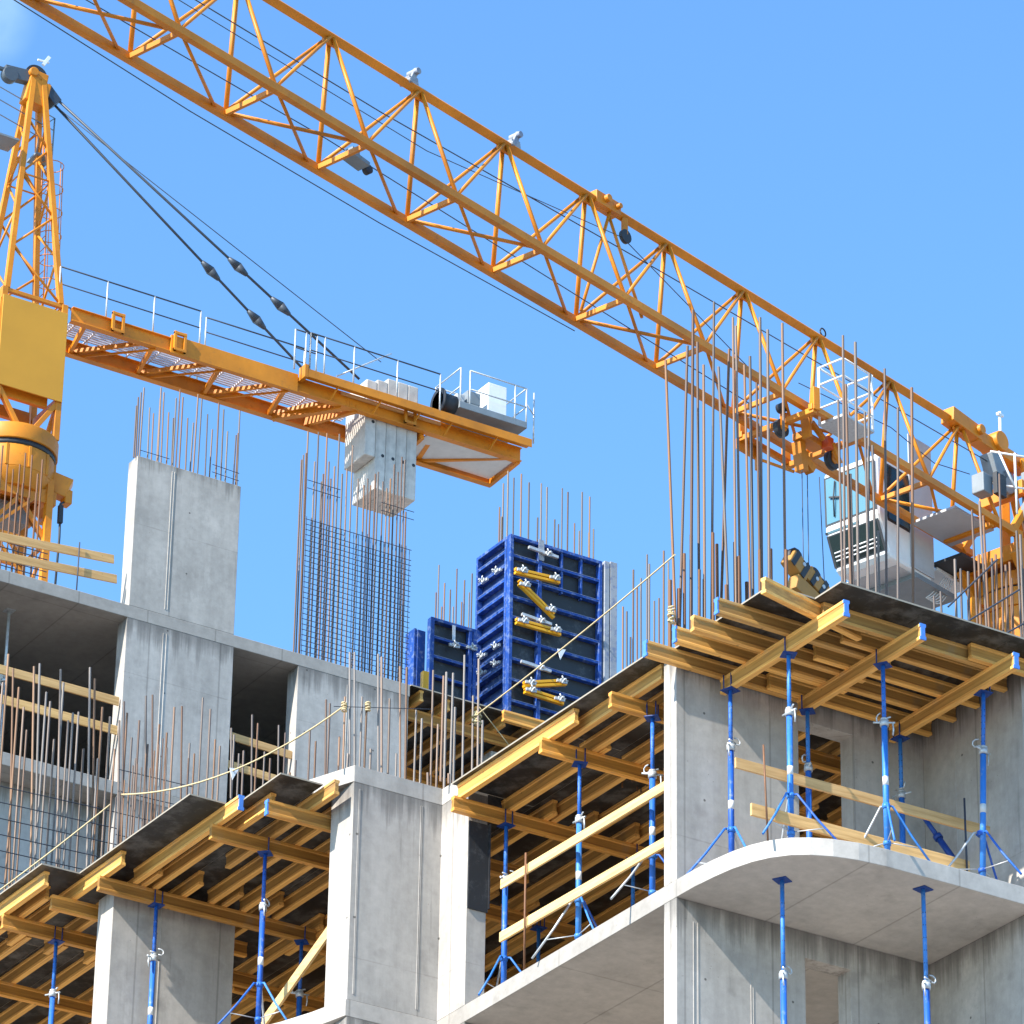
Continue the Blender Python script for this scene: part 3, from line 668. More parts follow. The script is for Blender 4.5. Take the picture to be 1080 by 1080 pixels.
cage('starter bars before the narrow dark bay of the rear building', up_bars(c3, 8.6, 3.13, .012, .01, dy=.2))
# roof pier starters
t5 = [(144,428),(146,419),(149,414),(152,409),(158,430),(162,436),(170,409),(173,414),(178,435),(183,441),(190,411),(193,419),(198,441),(204,446),(209,416),(213,421),(219,437),(224,453),(231,425),(236,432),(240,455),(249,459),(251,457),(253,433),(186,420),(169,420)]
b5 = up_bars(t5, Y4+.05, 15.5, .0115, .02, dy=.2)
cage('thin starter bars on top of the tall roof pier', b5, [(V(2.7,Y4+.03,15.66), V(3.25,Y4+.03,15.66)), (V(4.05,Y4+.03,15.66), V(4.56,Y4+.03,15.64)), (V(4.05,Y4+.03,15.8), V(4.56,Y4+.03,15.78))])
# big cage on the bay wall
t6 = [(318,485),(320,480),(323,478),(325,455),(332,487),(336,456),(341,500),(345,457),(347,487),(353,492),(358,458),(361,500),(366,495),(372,470),(378,505),(384,512),(388,505),(396,500),(399,498),(404,508),(412,505),(416,490),(420,498),(424,482),(427,485),(428,540),(349,505),(391,512),(408,515),(339,508)]
b6 = up_bars(t6, Y4+.05, 12.75, .013, .012, dy=.22)
ties = []
for k in range(26):
    z = 12.86+k*.098
    x0, x1 = 5.86, 7.92
    if k in (24,): x1 = 6.6
    ties.append((V(x0,Y4+.03,z), V(x1,Y4+.03,z)))
ties += [(V(5.86,Y4+.03,15.9),V(6.5,Y4+.03,15.9)),(V(5.86,Y4+.03,16.05),V(6.5,Y4+.03,16.05)),(V(7.3,Y4+.03,15.9),V(7.95,Y4+.03,15.9)),(V(7.3,Y4+.03,16.05),V(7.95,Y4+.03,16.05))]
for k in range(25): b6.append((V(5.88+.084*k,Y4+.045,12.75), V(5.88+.084*k+R(-.01,.01),Y4+.045,15.36+R(-.05,.02)), .006, 'tie'))
cage('dense tied rebar cage standing on the roof under the concrete counterweight', b6, ties, tr=.0065)
# behind the forms
t7 = [(460,625),(463,596),(469,615),(475,622),(478,640),(482,600),(490,612),(495,625),(498,605),(466,640),(487,635)]
cage('starter bars behind the small blue form', up_bars(t7, 21.2, 12.8, .012, .01, dy=.2))
t8 = [(527,535),(531,510),(536,497),(542,504),(550,500),(558,509),(567,546),(571,510),(577,514),(585,548),(589,553),(593,515),(599,519),(606,552),(611,560),(614,519),(622,524),(621,562),(626,558),(529,545)]
cage('starter bars rising above the tall blue form', up_bars(t8, 20.6, 12.8, .013, .01, dy=.3), [], None)
# left cage on the roof before the left crane
t9 = [(3,470),(8,490),(14,495),(21,490),(27,478),(34,480),(40,500),(45,485),(18,520),(30,525),(38,520),(11,530),(24,510)]
b9 = up_bars(t9, 21.0, 12.78, .013, .012, 'rust', .4)
cage('rusty rebar cage on the roof in front of the left crane mast', b9, [(V(-.8,20.95,13.3+.11*k), V(1.72,20.95,13.3+.11*k)) for k in range(8)], tr=.009)

# ================================================================== ROPES WITH PENNANTS
def sag(p, q, s_, n=16):
    p, q = Vector(p), Vector(q); return [p.lerp(q, i/n)-Vector((0,0,s_*4*(i/n)*(1-i/n))) for i in range(n+1)]
def rope(p, q, s_, r, label, m='rope', name='safety_rope'): return tag(MB().path(sag(p,q,s_), r, 6).build(name, m), label, 'rope')
p1, p2 = at(128,838,Y=11.0), at(364,744,Y=5.42)
rope(p1, p2, .30, .011, 'yellowish safety rope sagging from the rear bars to the wide pier')
rope(at(-10,946,Y=12.0), at(117,848,Y=11.2), .02, .011, 'pale safety rope rising from the left picture edge')
rope(at(500,756,Y=5.2), at(712,585,Y=.0), .04, .010, 'safety rope crossing before the tall blue form')
rope(at(505,745,Y=5.2), at(540,790,Y=5.2), .0, .006, 'thin loose cord below the rope knot')
def flag(c, label, s_=.16):
    c = Vector(c); mb = MB()
    d = RGT0
    mb.extr([(0,0),(s_*.85,.02),(s_*.3,-s_)], c-Vector((0,.004,0)), c+Vector((0,.004,0)))
    return tag(mb.build('pennant', 'pennant'), label, 'pennant')
pm = Vector(sag(p1,p2,.30)[8])
flag(at(242,815,Y=8.1)+Vector((0,0,.07)), 'white triangular pennant hanging on the sagging rope')
flag(at(588,688,Y=3.0)+Vector((0,0,.05)), 'white triangular pennant on the rope before the tall blue form', .14)
mb = MB()
for k in range(7): mb.ring(at(503,752+2*k,Y=5.15), (R(-.5,.5),R(-.5,.5),1), .035+.012*(k % 3), .012, 10)
tag(mb.build('rope_knot', 'rope'), 'bundle of knotted rope on a starter bar before the forms', 'rope')
mb = MB()
for k in range(6): mb.ring(at(708,640+3.2*k,Y=.0), (R(-.4,.4),R(-.4,.4),1), .03+.01*(k % 2), .012, 10)
tag(mb.build('rope_knot', 'rope'), 'rope knot tied round a bar left of the balcony deck', 'rope')
for px_, lab in ((363,'rope knot on the left bar of the wide pier'), (388,'rope knot on the second bar of the wide pier')):
    mb = MB()
    for k in range(4): mb.ring(at(px_,742+2.4*k,Y=5.4), (R(-.3,.3),R(-.3,.3),1), .03, .012, 10)
    tag(mb.build('rope_knot', 'rope'), lab, 'rope')

# ================================================================== BLUE WALL FORMS
def form_panel_y(mbs, x0, x1, y, z0, z1, nrib, sub=()):
    """panel facing -Y: rim + ribs into mbs['rim'], skin into mbs['skin']"""
    d = .12
    r = mbs['rim']
    r.bz((x0,y,z0),(x0+.07,y+d,z1)).bz((x1-.06,y,z0),(x1,y+d,z1)).bz((x0+.07,y+.001,z1-.06),(x1-.06,y+d-.001,z1-.001)).bz((x0+.07,y+.001,z0+.001),(x1-.06,y+d-.001,z0+.06))
    for k in range(1, nrib):
        z = z0+(z1-z0)*k/nrib
        r.bz((x0+.07,y+.012,z-.022),(x1-.06,y+d-.002,z+.022)); mbs['edge'].bz((x0+.07,y+.008,z+.0225),(x1-.06,y+.035,z+.028))
    for xs in sub: r.bz((xs-.035,y+.006,z0+.06),(xs+.035,y+d-.004,z1-.06))
    mbs['skin'].bz((x0+.01,y+d+.001,z0+.01),(x1-.01,y+d+.02,z1-.01))
def form_panel_x(mbs, x, y0, y1, z0, z1, nrib):
    d = .12; r = mbs['rim']
    r.bz((x,y0,z0),(x+d,y0+.06,z1)).bz((x,y1-.05,z0),(x+d,y1,z1)).bz((x+.001,y0+.06,z1-.06),(x+d-.001,y1-.05,z1-.001)).bz((x+.001,y0+.06,z0),(x+d-.001,y1-.05,z0+.06))
    for k in range(1, nrib):
        z = z0+(z1-z0)*k/nrib; r.bz((x+.012,y0+.06,z-.024),(x+d-.002,y1-.05,z+.024)); mbs['edge'].bz((x+.008,y0+.06,z+.0245),(x+.035,y1-.05,z+.030))
    mbs['skin'].bz((x+d+.001,y0+.01,z0+.01),(x+d+.02,y1-.01,z1-.01))
def clampit(mb, c, ax='x'):
    c = Vector(c); dv = Vector((1,0,0)) if ax == 'x' else Vector((0,1,0)); nv = Vector((0,-1,0)) if ax == 'x' else Vector((-1,0,0))
    mb.bar(c-dv*.10+nv*.03, c+dv*.10+nv*.03, .04, .05).tube(c, c+nv*.16, .016, 7).disc(c+nv*.07, nv, .055, .03, 10)
    for k in range(3):
        a = k*2.1; mb.tube(c+nv*.10, c+nv*.10+dv*(.08*math.cos(a))+Vector((0,0,.08*math.sin(a))), .013, 5)
FX0, FX1, FY, FZ0 = 10.03, 11.92, 20.0, 12.785
FZ1 = at(540,563,Y=FY).z-ZK
tf = thing('wall_form', 'tall blue steel wall form with black skin and orange yellow walers', 'formwork', V(10.9,20.3,FZ0))
g = {'rim': MB(), 'skin': MB(), 'edge': MB()}
form_panel_y(g, FX0, FX1, FY, FZ0, FZ1, 9, (FX0+.62,))
for xs in (FX0+1.08, FX0+1.48): g['rim'].bz((xs-.02,FY+.03,FZ1-.85),(xs+.02,FY+.11,FZ1-.06))
rm = g['rim'].build('front_frame', 'blue_form', tf, bevel=.006); g['edge'].build('rib_edges', 'rib_edge', rm); g['skin'].build('front_skin', 'skin', tf)
g = {'rim': MB(), 'skin': MB(), 'edge': MB()}
form_panel_x(g, FX0-.004, FY+.13, FY+1.12, FZ0, FZ1, 13)
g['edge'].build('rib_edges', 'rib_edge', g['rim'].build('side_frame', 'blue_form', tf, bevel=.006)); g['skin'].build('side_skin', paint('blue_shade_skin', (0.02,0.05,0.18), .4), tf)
zs = [FZ1-.60, FZ1-2.05, FZ1-2.38, FZ0+.15]
for z in zs:
    for y in (FY+.34, FY+.78):
        mb = MB(); clampit(mb, (FX0, y, ZK+z), 'y'); mb.build('clamp', 'galv', tf)
for z, x in ((FZ1-.22,FX0+.62),(FZ1-1.55,FX0+.5),(FZ1-2.45,FX0+.5)):
    mb = MB().bar(V(x-.28,FY-.05,z+.03), V(x+.32,FY-.05,z), .05, .05); clampit(mb, (x+.1,FY-.02,ZK+z)); mb.build('tie_rail', 'galv', tf)
MB().bz((FX0+.57,FY-.015,FZ1-.35),(FX0+.68,FY-.002,FZ1+.05)).build('joint_cover', 'splash', tf)
wl_ = [((543,602),(590,613),'topmost yellow waler bolted level on the tall blue form'), ((547,614),(584,650),'tilted yellow waler in the middle of the tall blue form'), ((544,655),(591,668),'yellow waler just under the tilted one on the tall blue form'),
       ((552,722),(597,720),'lower yellow waler near the foot of the tall blue form'), ((553,728),(594,741),'lowest yellow waler at the foot of the tall blue form')]
for p, q, lab in wl_:
    a_, b_ = at(*p, Y=FY-.07), at(*q, Y=FY-.07)
    o = MB().bar(a_+Vector((0,0,.035)), b_+Vector((0,0,.035)), .07, .05, (0,0,1)).bar(a_-Vector((0,0,.035)), b_-Vector((0,0,.035)), .07, .05).build('waler', 'waler_yellow', bevel=.006)
    tag(o, lab, 'formwork brace', 'yellow walers on the blue form')
    for t in (.12, .85):
        mb = MB(); clampit(mb, a_.lerp(b_,t)+Vector((0,-.04,0))); mb.build('clamp', 'galv', o)
mb = MB().bz((FX1+.04,FY-.02,FZ0),(FX1+.14,FY+.12,FZ1+.02)).bz((FX1+.16,FY-.02,FZ0),(FX1+.30,FY+.14,FZ1+.04))
tag(mb.build('steel_post', 'splash', bevel=.006), 'cement splashed steel post at the right end of the tall blue form', 'post')
sf = thing('wall_form', 'small blue steel wall form low behind the starter bars', 'formwork', V(8.8,20.9,FZ0))
g = {'rim': MB(), 'skin': MB(), 'edge': MB()}
sz1 = at(455,650,Y=20.5).z-ZK
sx0, sx1 = at(455,650,Y=20.5).x, at(503,665,Y=20.5).x
form_panel_y(g, sx0, sx1, 20.5, FZ0, sz1, 5, (sx0+.8,))
g['edge'].build('rib_edges', 'rib_edge', g['rim'].build('frame', 'blue_form', sf, bevel=.006)); g['skin'].build('skin', 'skin', sf)
MB().bz((sx0+.42,20.49,sz1-.35),(sx0+.48,20.499,sz1-.05)).build('strap', 'galv', sf); g = MB(); clampit(g, (sx0+.45,20.5,ZK+sz1-.45)); g.build('clamp', 'galv', sf); g = MB(); clampit(g, (sx0+.8,20.5,ZK+sz1-.4)); g.build('clamp', 'galv', sf)
x_ = at(441,660,Y=20.9).x
tag(MB().bz((x_-.07,20.9,FZ0),(x_-.02,21.2,sz1-.08)).bz((x_-.015,20.88,FZ0),(x_+.14,21.2,sz1-.1)).build('form_edge', 'blue_form', bevel=.005), 'narrow upright form edge left of the small blue form', 'formwork')
x_ = at(446,720,Y=20.4).x
tag(MB().bz((x_-.05,20.3,FZ0),(x_+.06,20.4,FZ0+.65)).build('waler', 'waler_yellow', bevel=.006), 'short upright yellow waler standing left of the small blue form', 'formwork brace', 'yellow walers on the blue form')
# deck carrying the forms
for i, (x0, x1) in enumerate(((7.96,9.2),(9.2,10.45),(10.45,11.7),(11.7,13.0))):
    ply(x0, x1, Y4-.02, 23.5, 'plywood sheet carrying the blue forms, %s from the left' % ORDN[i], 'plywood under the blue forms', 12.762)
for i, x in enumerate((8.2,8.75,9.3,9.85,10.4,10.95,11.5)):
    girder('joist', 'joist under the blue form deck, %s from the left' % ORDN[i], 'timber joist', V(x,19.78+.05*(i % 2),12.66), V(x,23.3,12.66), 'joist_y', 'joists under the blue form deck')
for i, y in enumerate((20.15, 22.2)):
    girder('main_beam', '%s main beam under the blue form deck' % ('front', 'rear')[i], 'timber beam', V(8.0,y,12.46), V(12.6,y,12.46), 'beam_x', 'beams under the blue form deck')
girder('main_beam', 'sunlit yellow beam at the foot of the tall blue form', 'timber beam', V(9.7,19.62,12.63), V(12.2,19.62,12.63), 'beam_x', 'beams under the blue form deck')

# ================================================================== RIGHT TOWER CRANE
PSI = rad(16.2784); T0 = Vector((7.579,16.470,44.682)); JD = Vector((math.cos(PSI),math.sin(PSI),0)); JN = Vector((math.sin(PSI),-math.cos(PSI),0))
JH, JW = 2.129, .576
def jp(t, o, z): return T0+JD*t+JN*o+Vector((0,0,z))
def jl(px, py, o):
    r = FWD+RGT*((px-540)/FPX)-UPV*((py-540)/FPX); t = (o-(CAM-T0).dot(JN))/r.dot(JN); q = CAM+r*t-T0
    return q.dot(JD), q.dot(JN), q.z
tb = jp(15.2,0,0); c1 = thing('tower_crane', 'large orange tower crane whose long lattice jib crosses the sky', 'tower crane', (tb.x,tb.y,0))
jib = MB().bar(jp(-26,0,0), jp(12.9,0,0), .15, .15, (0,1,1)).build('jib', 'orange', c1, bevel=.01)
for s_ in (1,-1): MB().bar(jp(-26,s_*JW,-JH), jp(13.9,s_*JW,-JH), .12, .145).build('bottom_chord', 'orange', jib, bevel=.01)
cnt = 0
for i in range(-11, 7):
    ta = 2.14*i; tn = ta+.40; tp = ta-1.74
    for s_ in (1,-1):
        mb = MB().tube(jp(ta+.03,s_*.05,-.05), jp(tn,s_*(JW-.02),-JH+.05), .037 if s_ > 0 else .042, 8).tube(jp(ta-.05,s_*.05,-.05), jp(tp,s_*(JW-.02),-JH+.05), .032, 8)
        mb.build('brace', 'orange', jib)
    mb = MB().bar(jp(tn,JW-.03,-JH), jp(tn-.02,-JW+.03,-JH), .06, .09)
    if i % 2: mb.tube(jp(tn,-JW+.03,-JH+.02), jp(tn+2.14,JW-.03,-JH+.02), .034, 7)
    mb.tube(jp(tp,JW,-JH), jp(tn-.2,-JW,-JH), .03, 7)
    mb.build('lacing', 'orange', jib)
    if abs(i-1) <= 6:
        MB().bar(jp(ta-.16,0,-.06), jp(ta+.16,0,-.06), .05, .2).build('gusset', 'orange', jib)
# chord splice with hook pulley, small brackets, eye bolt
mb = MB().bar(jp(2.3,0,.03), jp(2.95,0,.03), .22, .24).tube(jp(2.55,.2,.06), jp(2.55,-.2,.06), .07, 10).tube(jp(2.85,.2,.04), jp(2.85,-.2,.04), .05, 10).bar(jp(3.1,.06,-.05), jp(3.1,.06,-.38), .05, .12)
sp_ = mb.build('chord_splice', 'orange', jib, bevel=.01)
MB().disc(jp(3.12,.06,-.42), JN, .13, .07, 16).build('pulley', 'dark', sp_)
MB().tube(jp(2.75,.03,-.05), jp(2.35,-JW+.3,-JH), .03, 7).build('brace', 'orange', jib); MB().tube(jp(2.75,-.03,-.05), jp(3.2,JW-.2,-JH), .03, 7).build('brace', 'orange', jib)
for (x_, y_) in ((433,90),(541,152)):
    t_, _, z_ = jl(x_, y_, 0)
    mb = MB().bar(jp(t_-.1,0,.06), jp(t_+.12,0,.10), .14, .16).bar(jp(t_-.02,.05,.1), jp(t_+.08,.05,.34), .05, .10).tube(jp(t_+.05,-.1,.28), jp(t_+.05,.14,.28), .06, 10).tube(jp(t_-.12,-.12,.02), jp(t_-.12,.14,.02), .045, 8)
    mb.build('rope_bracket', 'splash', jib, bevel=.006)
mb = MB().ring(jp(8.75,0,.18), JN, .08, .016, 12); mb.build('lifting_eye', 'dark', jib)
t_, _, z_ = jl(371,158,-.1)
mb = MB().bar(jp(t_-.22,.0,-JH+.1), jp(t_+.2,.0,-JH+.05), .26, .07).bar(jp(t_-.12,-.05,-JH+.2), jp(t_+.05,-.05,-JH+.2), .18, .16); lm = mb.build('jib_light', 'grey', c1)
MB().disc(jp(t_+.28,.0,-JH+.03), JN, .08, .1).build('lamp_housing', 'dark', lm)
# trolley
tr = MB()
for s_ in (1,-1):
    tr.bar(jp(7.30,s_*.80,-JH-.14), jp(8.80,s_*.80,-JH-.14), .09, .12)
    for t_ in (7.40, 8.68): tr.bar(jp(t_,s_*.84,-JH-.2), jp(t_,s_*.84,-JH+.26), .11, .14)
for t_ in (7.38, 8.70): tr.bar(jp(t_,-.85,-JH-.2), jp(t_,.85,-JH-.2), .11, .11)
tr.bar(jp(7.80,-.80,-JH-.2), jp(7.80,-.80,-JH-.66), .08, .08).bar(jp(7.30,-.86,-JH-.30), jp(7.9,-.86,-JH-.30), .07, .22)
tr.bar(jp(7.85,.1,-JH-.24), jp(8.45,.1,-JH-.24), .28, .14).bar(jp(7.97,.0,-JH-.3), jp(8.06,.0,-JH-.86), .20, .16).bar(jp(8.05,.0,-JH-.56), jp(8.34,.0,-JH-.74), .18, .18).bar(jp(7.75,-.7,-JH-.5), jp(8.1,-.2,-JH-.78), .05, .05)
trl = tr.build('trolley', 'orange', c1, bevel=.012)
for t_, s_, z_, r_ in ((7.35,.1,-.32,.17),(8.75,.15,-.40,.18),(8.1,-.05,-.72,.12)):
    MB().disc(jp(t_,s_,-JH+z_), JN, r_, .10, 18).build('sheave', 'dark', trl)
    MB().disc(jp(t_,s_+.06,-JH+z_), JN, r_*.45, .03, 14).bar(jp(t_,s_+.07,-JH+z_), jp(t_+.02,s_+.07,-JH+z_+.3), .05, .16).build('sheave_bracket', 'orange', trl)
MB().disc(jp(7.25,.2,-JH+.02), JN, .09, .14, 12).build('rope_drum', 'dark', trl)
MB().bar(jp(8.35,.30,-JH-.24), jp(8.52,.30,-JH-.24), .16, .22).build('rope_guard', 'orange_red', trl, bevel=.01)
mb = MB().bar(jp(7.72,.36,-JH-.02), jp(7.78,.36,-JH-.42), .2, .05).bar(jp(7.9,.36,-JH-.05), jp(8.25,.36,-JH-.25), .08, .10).bar(jp(8.5,.36,-JH-.22), jp(8.72,.36,-JH-.55), .06, .10); mb.build('bracket_plate', 'yellow', trl, bevel=.01)
mb = MB().tube(jp(8.0,.05,-JH-.78), jp(8.0,.05,-6.1), .009, 5).tube(jp(8.28,-.05,-JH-.7), jp(8.28,-.05,-6.1), .009, 5).tube(jp(8.95,-.3,-JH-.5), jp(9.1,-.3,-6.0), .009, 5)
mb.build('hoist_rope', 'cable', trl)
# maintenance cage beside the trolley
t0_, t1_, zc, oa, ob = 7.80, 8.62, -2.06, .62, 1.18
mc = MB()
cg = jp
for t_ in (t0_, t1_):
    for o_ in (oa, ob): mc.tube(cg(t_,o_,zc-.3), cg(t_,o_,zc+.85), .026, 7)
for z_ in (.02,.50,.85):
    for o_ in (oa, ob): mc.tube(cg(t0_,o_,zc+z_), cg(t1_,o_,zc+z_), .018, 6)
    for t_ in (t0_, t1_): mc.tube(cg(t_,oa,zc+z_), cg(t_,ob,zc+z_), .018, 6)
mcg = mc.build('service_basket', 'white', c1)
MB().bar(cg((t0_+t1_)/2,oa-.02,zc-.3), cg((t0_+t1_)/2,ob+.02,zc-.3), t1_-t0_+.04, .05).build('basket_floor', 'galv', mcg)
# cab
cb0, cb1 = -.80, -2.04
def prof_ext(mb, pts, o0, o1):
    n_ = len(pts); vs = [jp(t,o0,z) for t, z in pts]+[jp(t,o1,z) for t, z in pts]
    return mb.add(vs, [(i,(i+1) % n_,n_+(i+1) % n_,n_+i) for i in range(n_)]+[tuple(range(n_))[::-1], tuple(range(n_,2*n_))])
CP = [(11.72,-3.0),(11.62,-2.93),(11.33,-2.22),(11.30,-1.02),(11.42,-.92),(13.0,-.92),(13.0,-3.0)]
cabo = prof_ext(MB(), CP, cb0, cb1).build('cab', 'white', c1, bevel=.075)
fr_out = Vector((0,0,0))
def pane(name, m, quad, nrm, th=.012):
    if not name.endswith('seal'):
        cc = sum((Vector(q) for q in quad), Vector())/4; pane(name.split('_')[0]+'_seal', 'dark', [cc+(Vector(q)-cc)*(1+.06/(Vector(q)-cc).length) for q in quad], nrm, .006)
    nrm = Vector(nrm).normalized()*th; vs = [Vector(q)-nrm*.3 for q in quad]+[Vector(q)+nrm for q in quad]
    return MB().add(vs, [(0,1,2,3),(7,6,5,4),(0,1,5,4),(1,2,6,5),(2,3,7,6),(3,0,4,7)]).build(name, m, cabo)
e = .07
pane('front_window', 'glass', [jp(11.303,cb0-e,-1.14),jp(11.303,cb1+e,-1.14),jp(11.327,cb1+e,-2.08),jp(11.327,cb0-e,-2.08)], -JD)
def lt(z): return 11.33+(z+2.22)/(-.71)*.29
pane('front_window', 'glass', [jp(11.333,cb0-.5,-2.235),jp(11.333,cb1+e,-2.235),jp(lt(-2.27),cb1+e,-2.27),jp(lt(-2.27),cb0-.5,-2.27)], -JD, .008)
pane('front_window', 'glass_dark', [jp(lt(-2.33),cb0-e,-2.33),jp(lt(-2.33),cb1+e,-2.33),jp(lt(-2.85),cb1+e,-2.85),jp(lt(-2.85),cb0-e,-2.85)], -JD)
mb = MB()
for z_ in (-2.64,-2.71,-2.78): mb.tube(jp(lt(z_)-.04,cb0-.12,z_), jp(lt(z_)-.04,cb1+.12,z_), .014, 6)
mb.build('guard_bar', 'white', cabo)
pane('side_window', 'glass_dark', [jp(11.55,cb0,-1.1),jp(12.42,cb0,-1.1),jp(12.42,cb0,-2.2),jp(11.66,cb0,-2.2)], JN)
MB().bar(jp(12.0,cb0-.7,-2.995), jp(12.9,cb0-.7,-2.995), 1.2, .03).build('cab_floor', 'cabgrey', cabo)
MB().bar(jp(12.45,cb0-.7,-3.06), jp(13.7,cb0-.7,-3.06), 1.42, .10).build('floor_frame', 'grey', c1)
MB().bar(jp(12.3,cb0+.015,-1.55), jp(13.0,cb0+.015,-1.55), .02, 2.8).bar(jp(12.42,cb0+.018,-2.45), jp(12.98,cb0+.018,-2.45), .02, .9).build('cab_side_panel', 'cabgrey', cabo)  # grey puts the shade of the cab's side into the panel colour
mb = MB().path([jp(11.27,cb1+.30,-1.25),jp(11.25,cb1+.28,-1.6),jp(11.29,cb1+.26,-1.98)],.014,6).bar(jp(11.27,cb1+.16,-1.55),jp(11.27,cb1+.40,-1.62),.02,.03); mb.build('wiper', 'dark', cabo)
# platform behind the cab, slewing works
mb = MB().bar(jp(13.95,-.1,-2.35), jp(16.8,-.1,-2.35), 1.5, .10).bar(jp(13.7,.62,-2.42), jp(16.6,.62,-2.42), .14, .38).bar(jp(13.7,-.62,-2.42), jp(16.6,-.62,-2.42), .14, .38).bar(jp(13.05,-.55,-2.2), jp(13.05,.55,-2.2), .10, .12).bar(jp(13.85,-.6,-2.45), jp(13.85,.6,-2.45), .14, .34).bar(jp(13.7,-.62,-2.5), jp(14.35,-.6,-3.25), .14, .4).bar(jp(13.7,.62,-2.5), jp(14.35,.6,-3.25), .14, .4)
mb.build('slewing_platform', 'orange', c1, bevel=.012)
MB().bar(jp(12.1,-.1,-2.18), jp(13.3,-.1,-2.18), 1.0, .05).build('walkway_plate', 'cabgrey', c1)
MB().bar(jp(13.1,-.55,-2.56), jp(13.85,-.55,-2.56), .7, .06).build('motor_plate', 'dark', c1)
MB().bar(jp(13.2,-1.25,-2.62), jp(14.2,-1.25,-2.62), .8, .06).build('side_deck', 'white', c1)
MB().tube(jp(15.0,0,-2.75), jp(15.0,0,-3.05), 1.12, 32).tube(jp(15.0,0,-3.12), jp(15.0,0,-3.5), 1.18, 32).tube(jp(15.0,0,-3.5), jp(15.0,0,-4.6), 1.15, 32, .95).build('slewing_ring', 'orange', c1, bevel=.015)
MB().tube(jp(15.0,0,-3.05), jp(15.0,0,-3.12), 1.08, 32).build('bearing', 'dark', c1)
MB().bar(jp(13.55,-.3,-3.3), jp(13.55,-.3,-4.6), .18, .18).bar(jp(13.55,-.3,-3.35), jp(14.2,-.1,-3.3), .12, .12).tube(jp(13.55,.4,-3.7), jp(13.55,.4,-5.2), .07, 10).build('slewing_motor', 'yellow', c1, bevel=.01)
mast = MB()
for sx in (-.8,.8):
    for sy in (-.8,.8): mast.bar(jp(15+sx,sy,-4.4), Vector((jp(15+sx,sy,0).x, jp(15+sx,sy,0).y, 0)), .16, .16)
k = 0
zt = T0.z-4.6
while zt > 1.5:
    zr = zt-T0.z; s_ = 1 if k % 2 else -1
    for sy in (-.8,.8): mast.bar(jp(15-.8*s_,sy,zr), jp(15+.8*s_,sy,zr-1.5), .07, .07); mast.bar(jp(14.2,sy,zr), jp(15.8,sy,zr), .07, .07)
    for sx in (-.8,.8): mast.bar(jp(15+sx,-.8*s_,zr), jp(15+sx,.8*s_,zr-1.5), .07, .07); mast.bar(jp(15+sx,-.8,zr), jp(15+sx,.8,zr), .07, .07)
    zt -= 1.5; k += 1
mast.build('mast', 'orange', c1)
MB().bar(jp(13.6,.9,-3.75), jp(16.8,.9,-4.25), .12, .10).bar(jp(13.6,.9,-4.4), jp(16.8,.9,-4.9), .1, .1).build('ladder_ring', 'redwhite', c1)
# jib root: pin link to tower head
lk = MB().bar(jp(12.5,0,.06), jp(13.4,0,-.02), .30, .30).tube(jp(13.3,.24,.02), jp(13.3,-.24,.02), .10, 14).bar(jp(13.3,.0,-.05), jp(14.9,.0,-.10), .26, .26).tube(jp(13.95,.22,.05), jp(13.95,-.22,.05), .20, 18)
lk.bar(jp(14.9,.0,-.1), jp(18.5,0,-.9), .14, .2).build('root_link', 'orange', c1, bevel=.015)
hd = MB()
for s_ in (.55,-.55): hd.bar(jp(15.0,s_,-2.3), jp(14.6,s_*.4,-.1), .16, .16).bar(jp(13.6,s_,-2.2), jp(14.5,s_,-.9), .12, .14).bar(jp(15.9,s_,-2.3), jp(14.7,s_*.4,-.1), .14, .14)
hd.bar(jp(14.2,-.5,-.95), jp(14.2,.5,-.95), .16, .3); hd.build('tower_head', 'orange', c1, bevel=.012)
MB().bar(jp(13.55,.2,-.4), jp(13.75,.2,-.9), .3, .34).disc(jp(13.9,.25,-.9), JN, .24, .2).bar(jp(14.3,.6,-1.0), jp(14.9,.6,-1.0), .5, .9).disc(jp(14.3,.7,-1.6), JN, .35, .3).bar(jp(14.6,.75,-2.0), jp(15.3,.75,-2.0), .5, .4).build('winch', 'grey', c1, bevel=.02)
MB().bar(jp(12.62,.55,-1.52), jp(12.92,.55,-1.52), .28, .40).build('electric_box', 'grey', c1, bevel=.02)
MB().bar(jp(12.85,.78,-1.50), jp(13.15,.78,-1.50), .1, .45).build('electric_box', 'dark', c1, bevel=.01)
rl = MB()
for t_, o_ in ((13.35,.9),(13.9,1.15),(14.6,1.15)): rl.tube(jp(t_,o_,-2.0), jp(t_,o_,-.72), .022, 6)
for z_ in (-.72,-1.4): rl.tube(jp(13.0,.6,z_), jp(13.9,1.15,z_), .02, 6).tube(jp(13.9,1.15,z_), jp(15.2,1.15,z_), .02, 6)
rl.tube(jp(13.05,.75,-.75), jp(13.35,.9,-1.5), .02, 6); rl.build('guard_rail', 'white', c1)
MB().tube(jp(14.05,.1,0), jp(14.05,.1,.75), .03, 7).bar(jp(13.97,.1,.68), jp(14.15,.1,.7), .05, .05).build('anemometer', 'white', c1)
rp = MB()
pts = []
for q_ in ((-330,-205),(15,0),(200,117),(400,235),(606,349)): a_ = jl(q_[0], q_[1], -JW-.05); pts.append(jp(*a_))
rp.path(pts, .010, 5)
rp.path([jp(-26,-.15,-JH-.02), jp(-4,-.25,-1.75), jp(6.6,0,-JH-.1)], .010, 5)
rp.path([jp(-26,0,-.9), jp(-3,0,-.85), jp(4,.1,-.72), jp(13.6,.2,-.6)], .011, 5)
rp.path([jp(-26,.1,-1.1), jp(-2,.1,-1.15), jp(3.2,.06,-.45)], .008, 5)
rp.path([jp(3.15,.06,-.5), jp(7.0,.3,-JH+.1)], .009, 5)
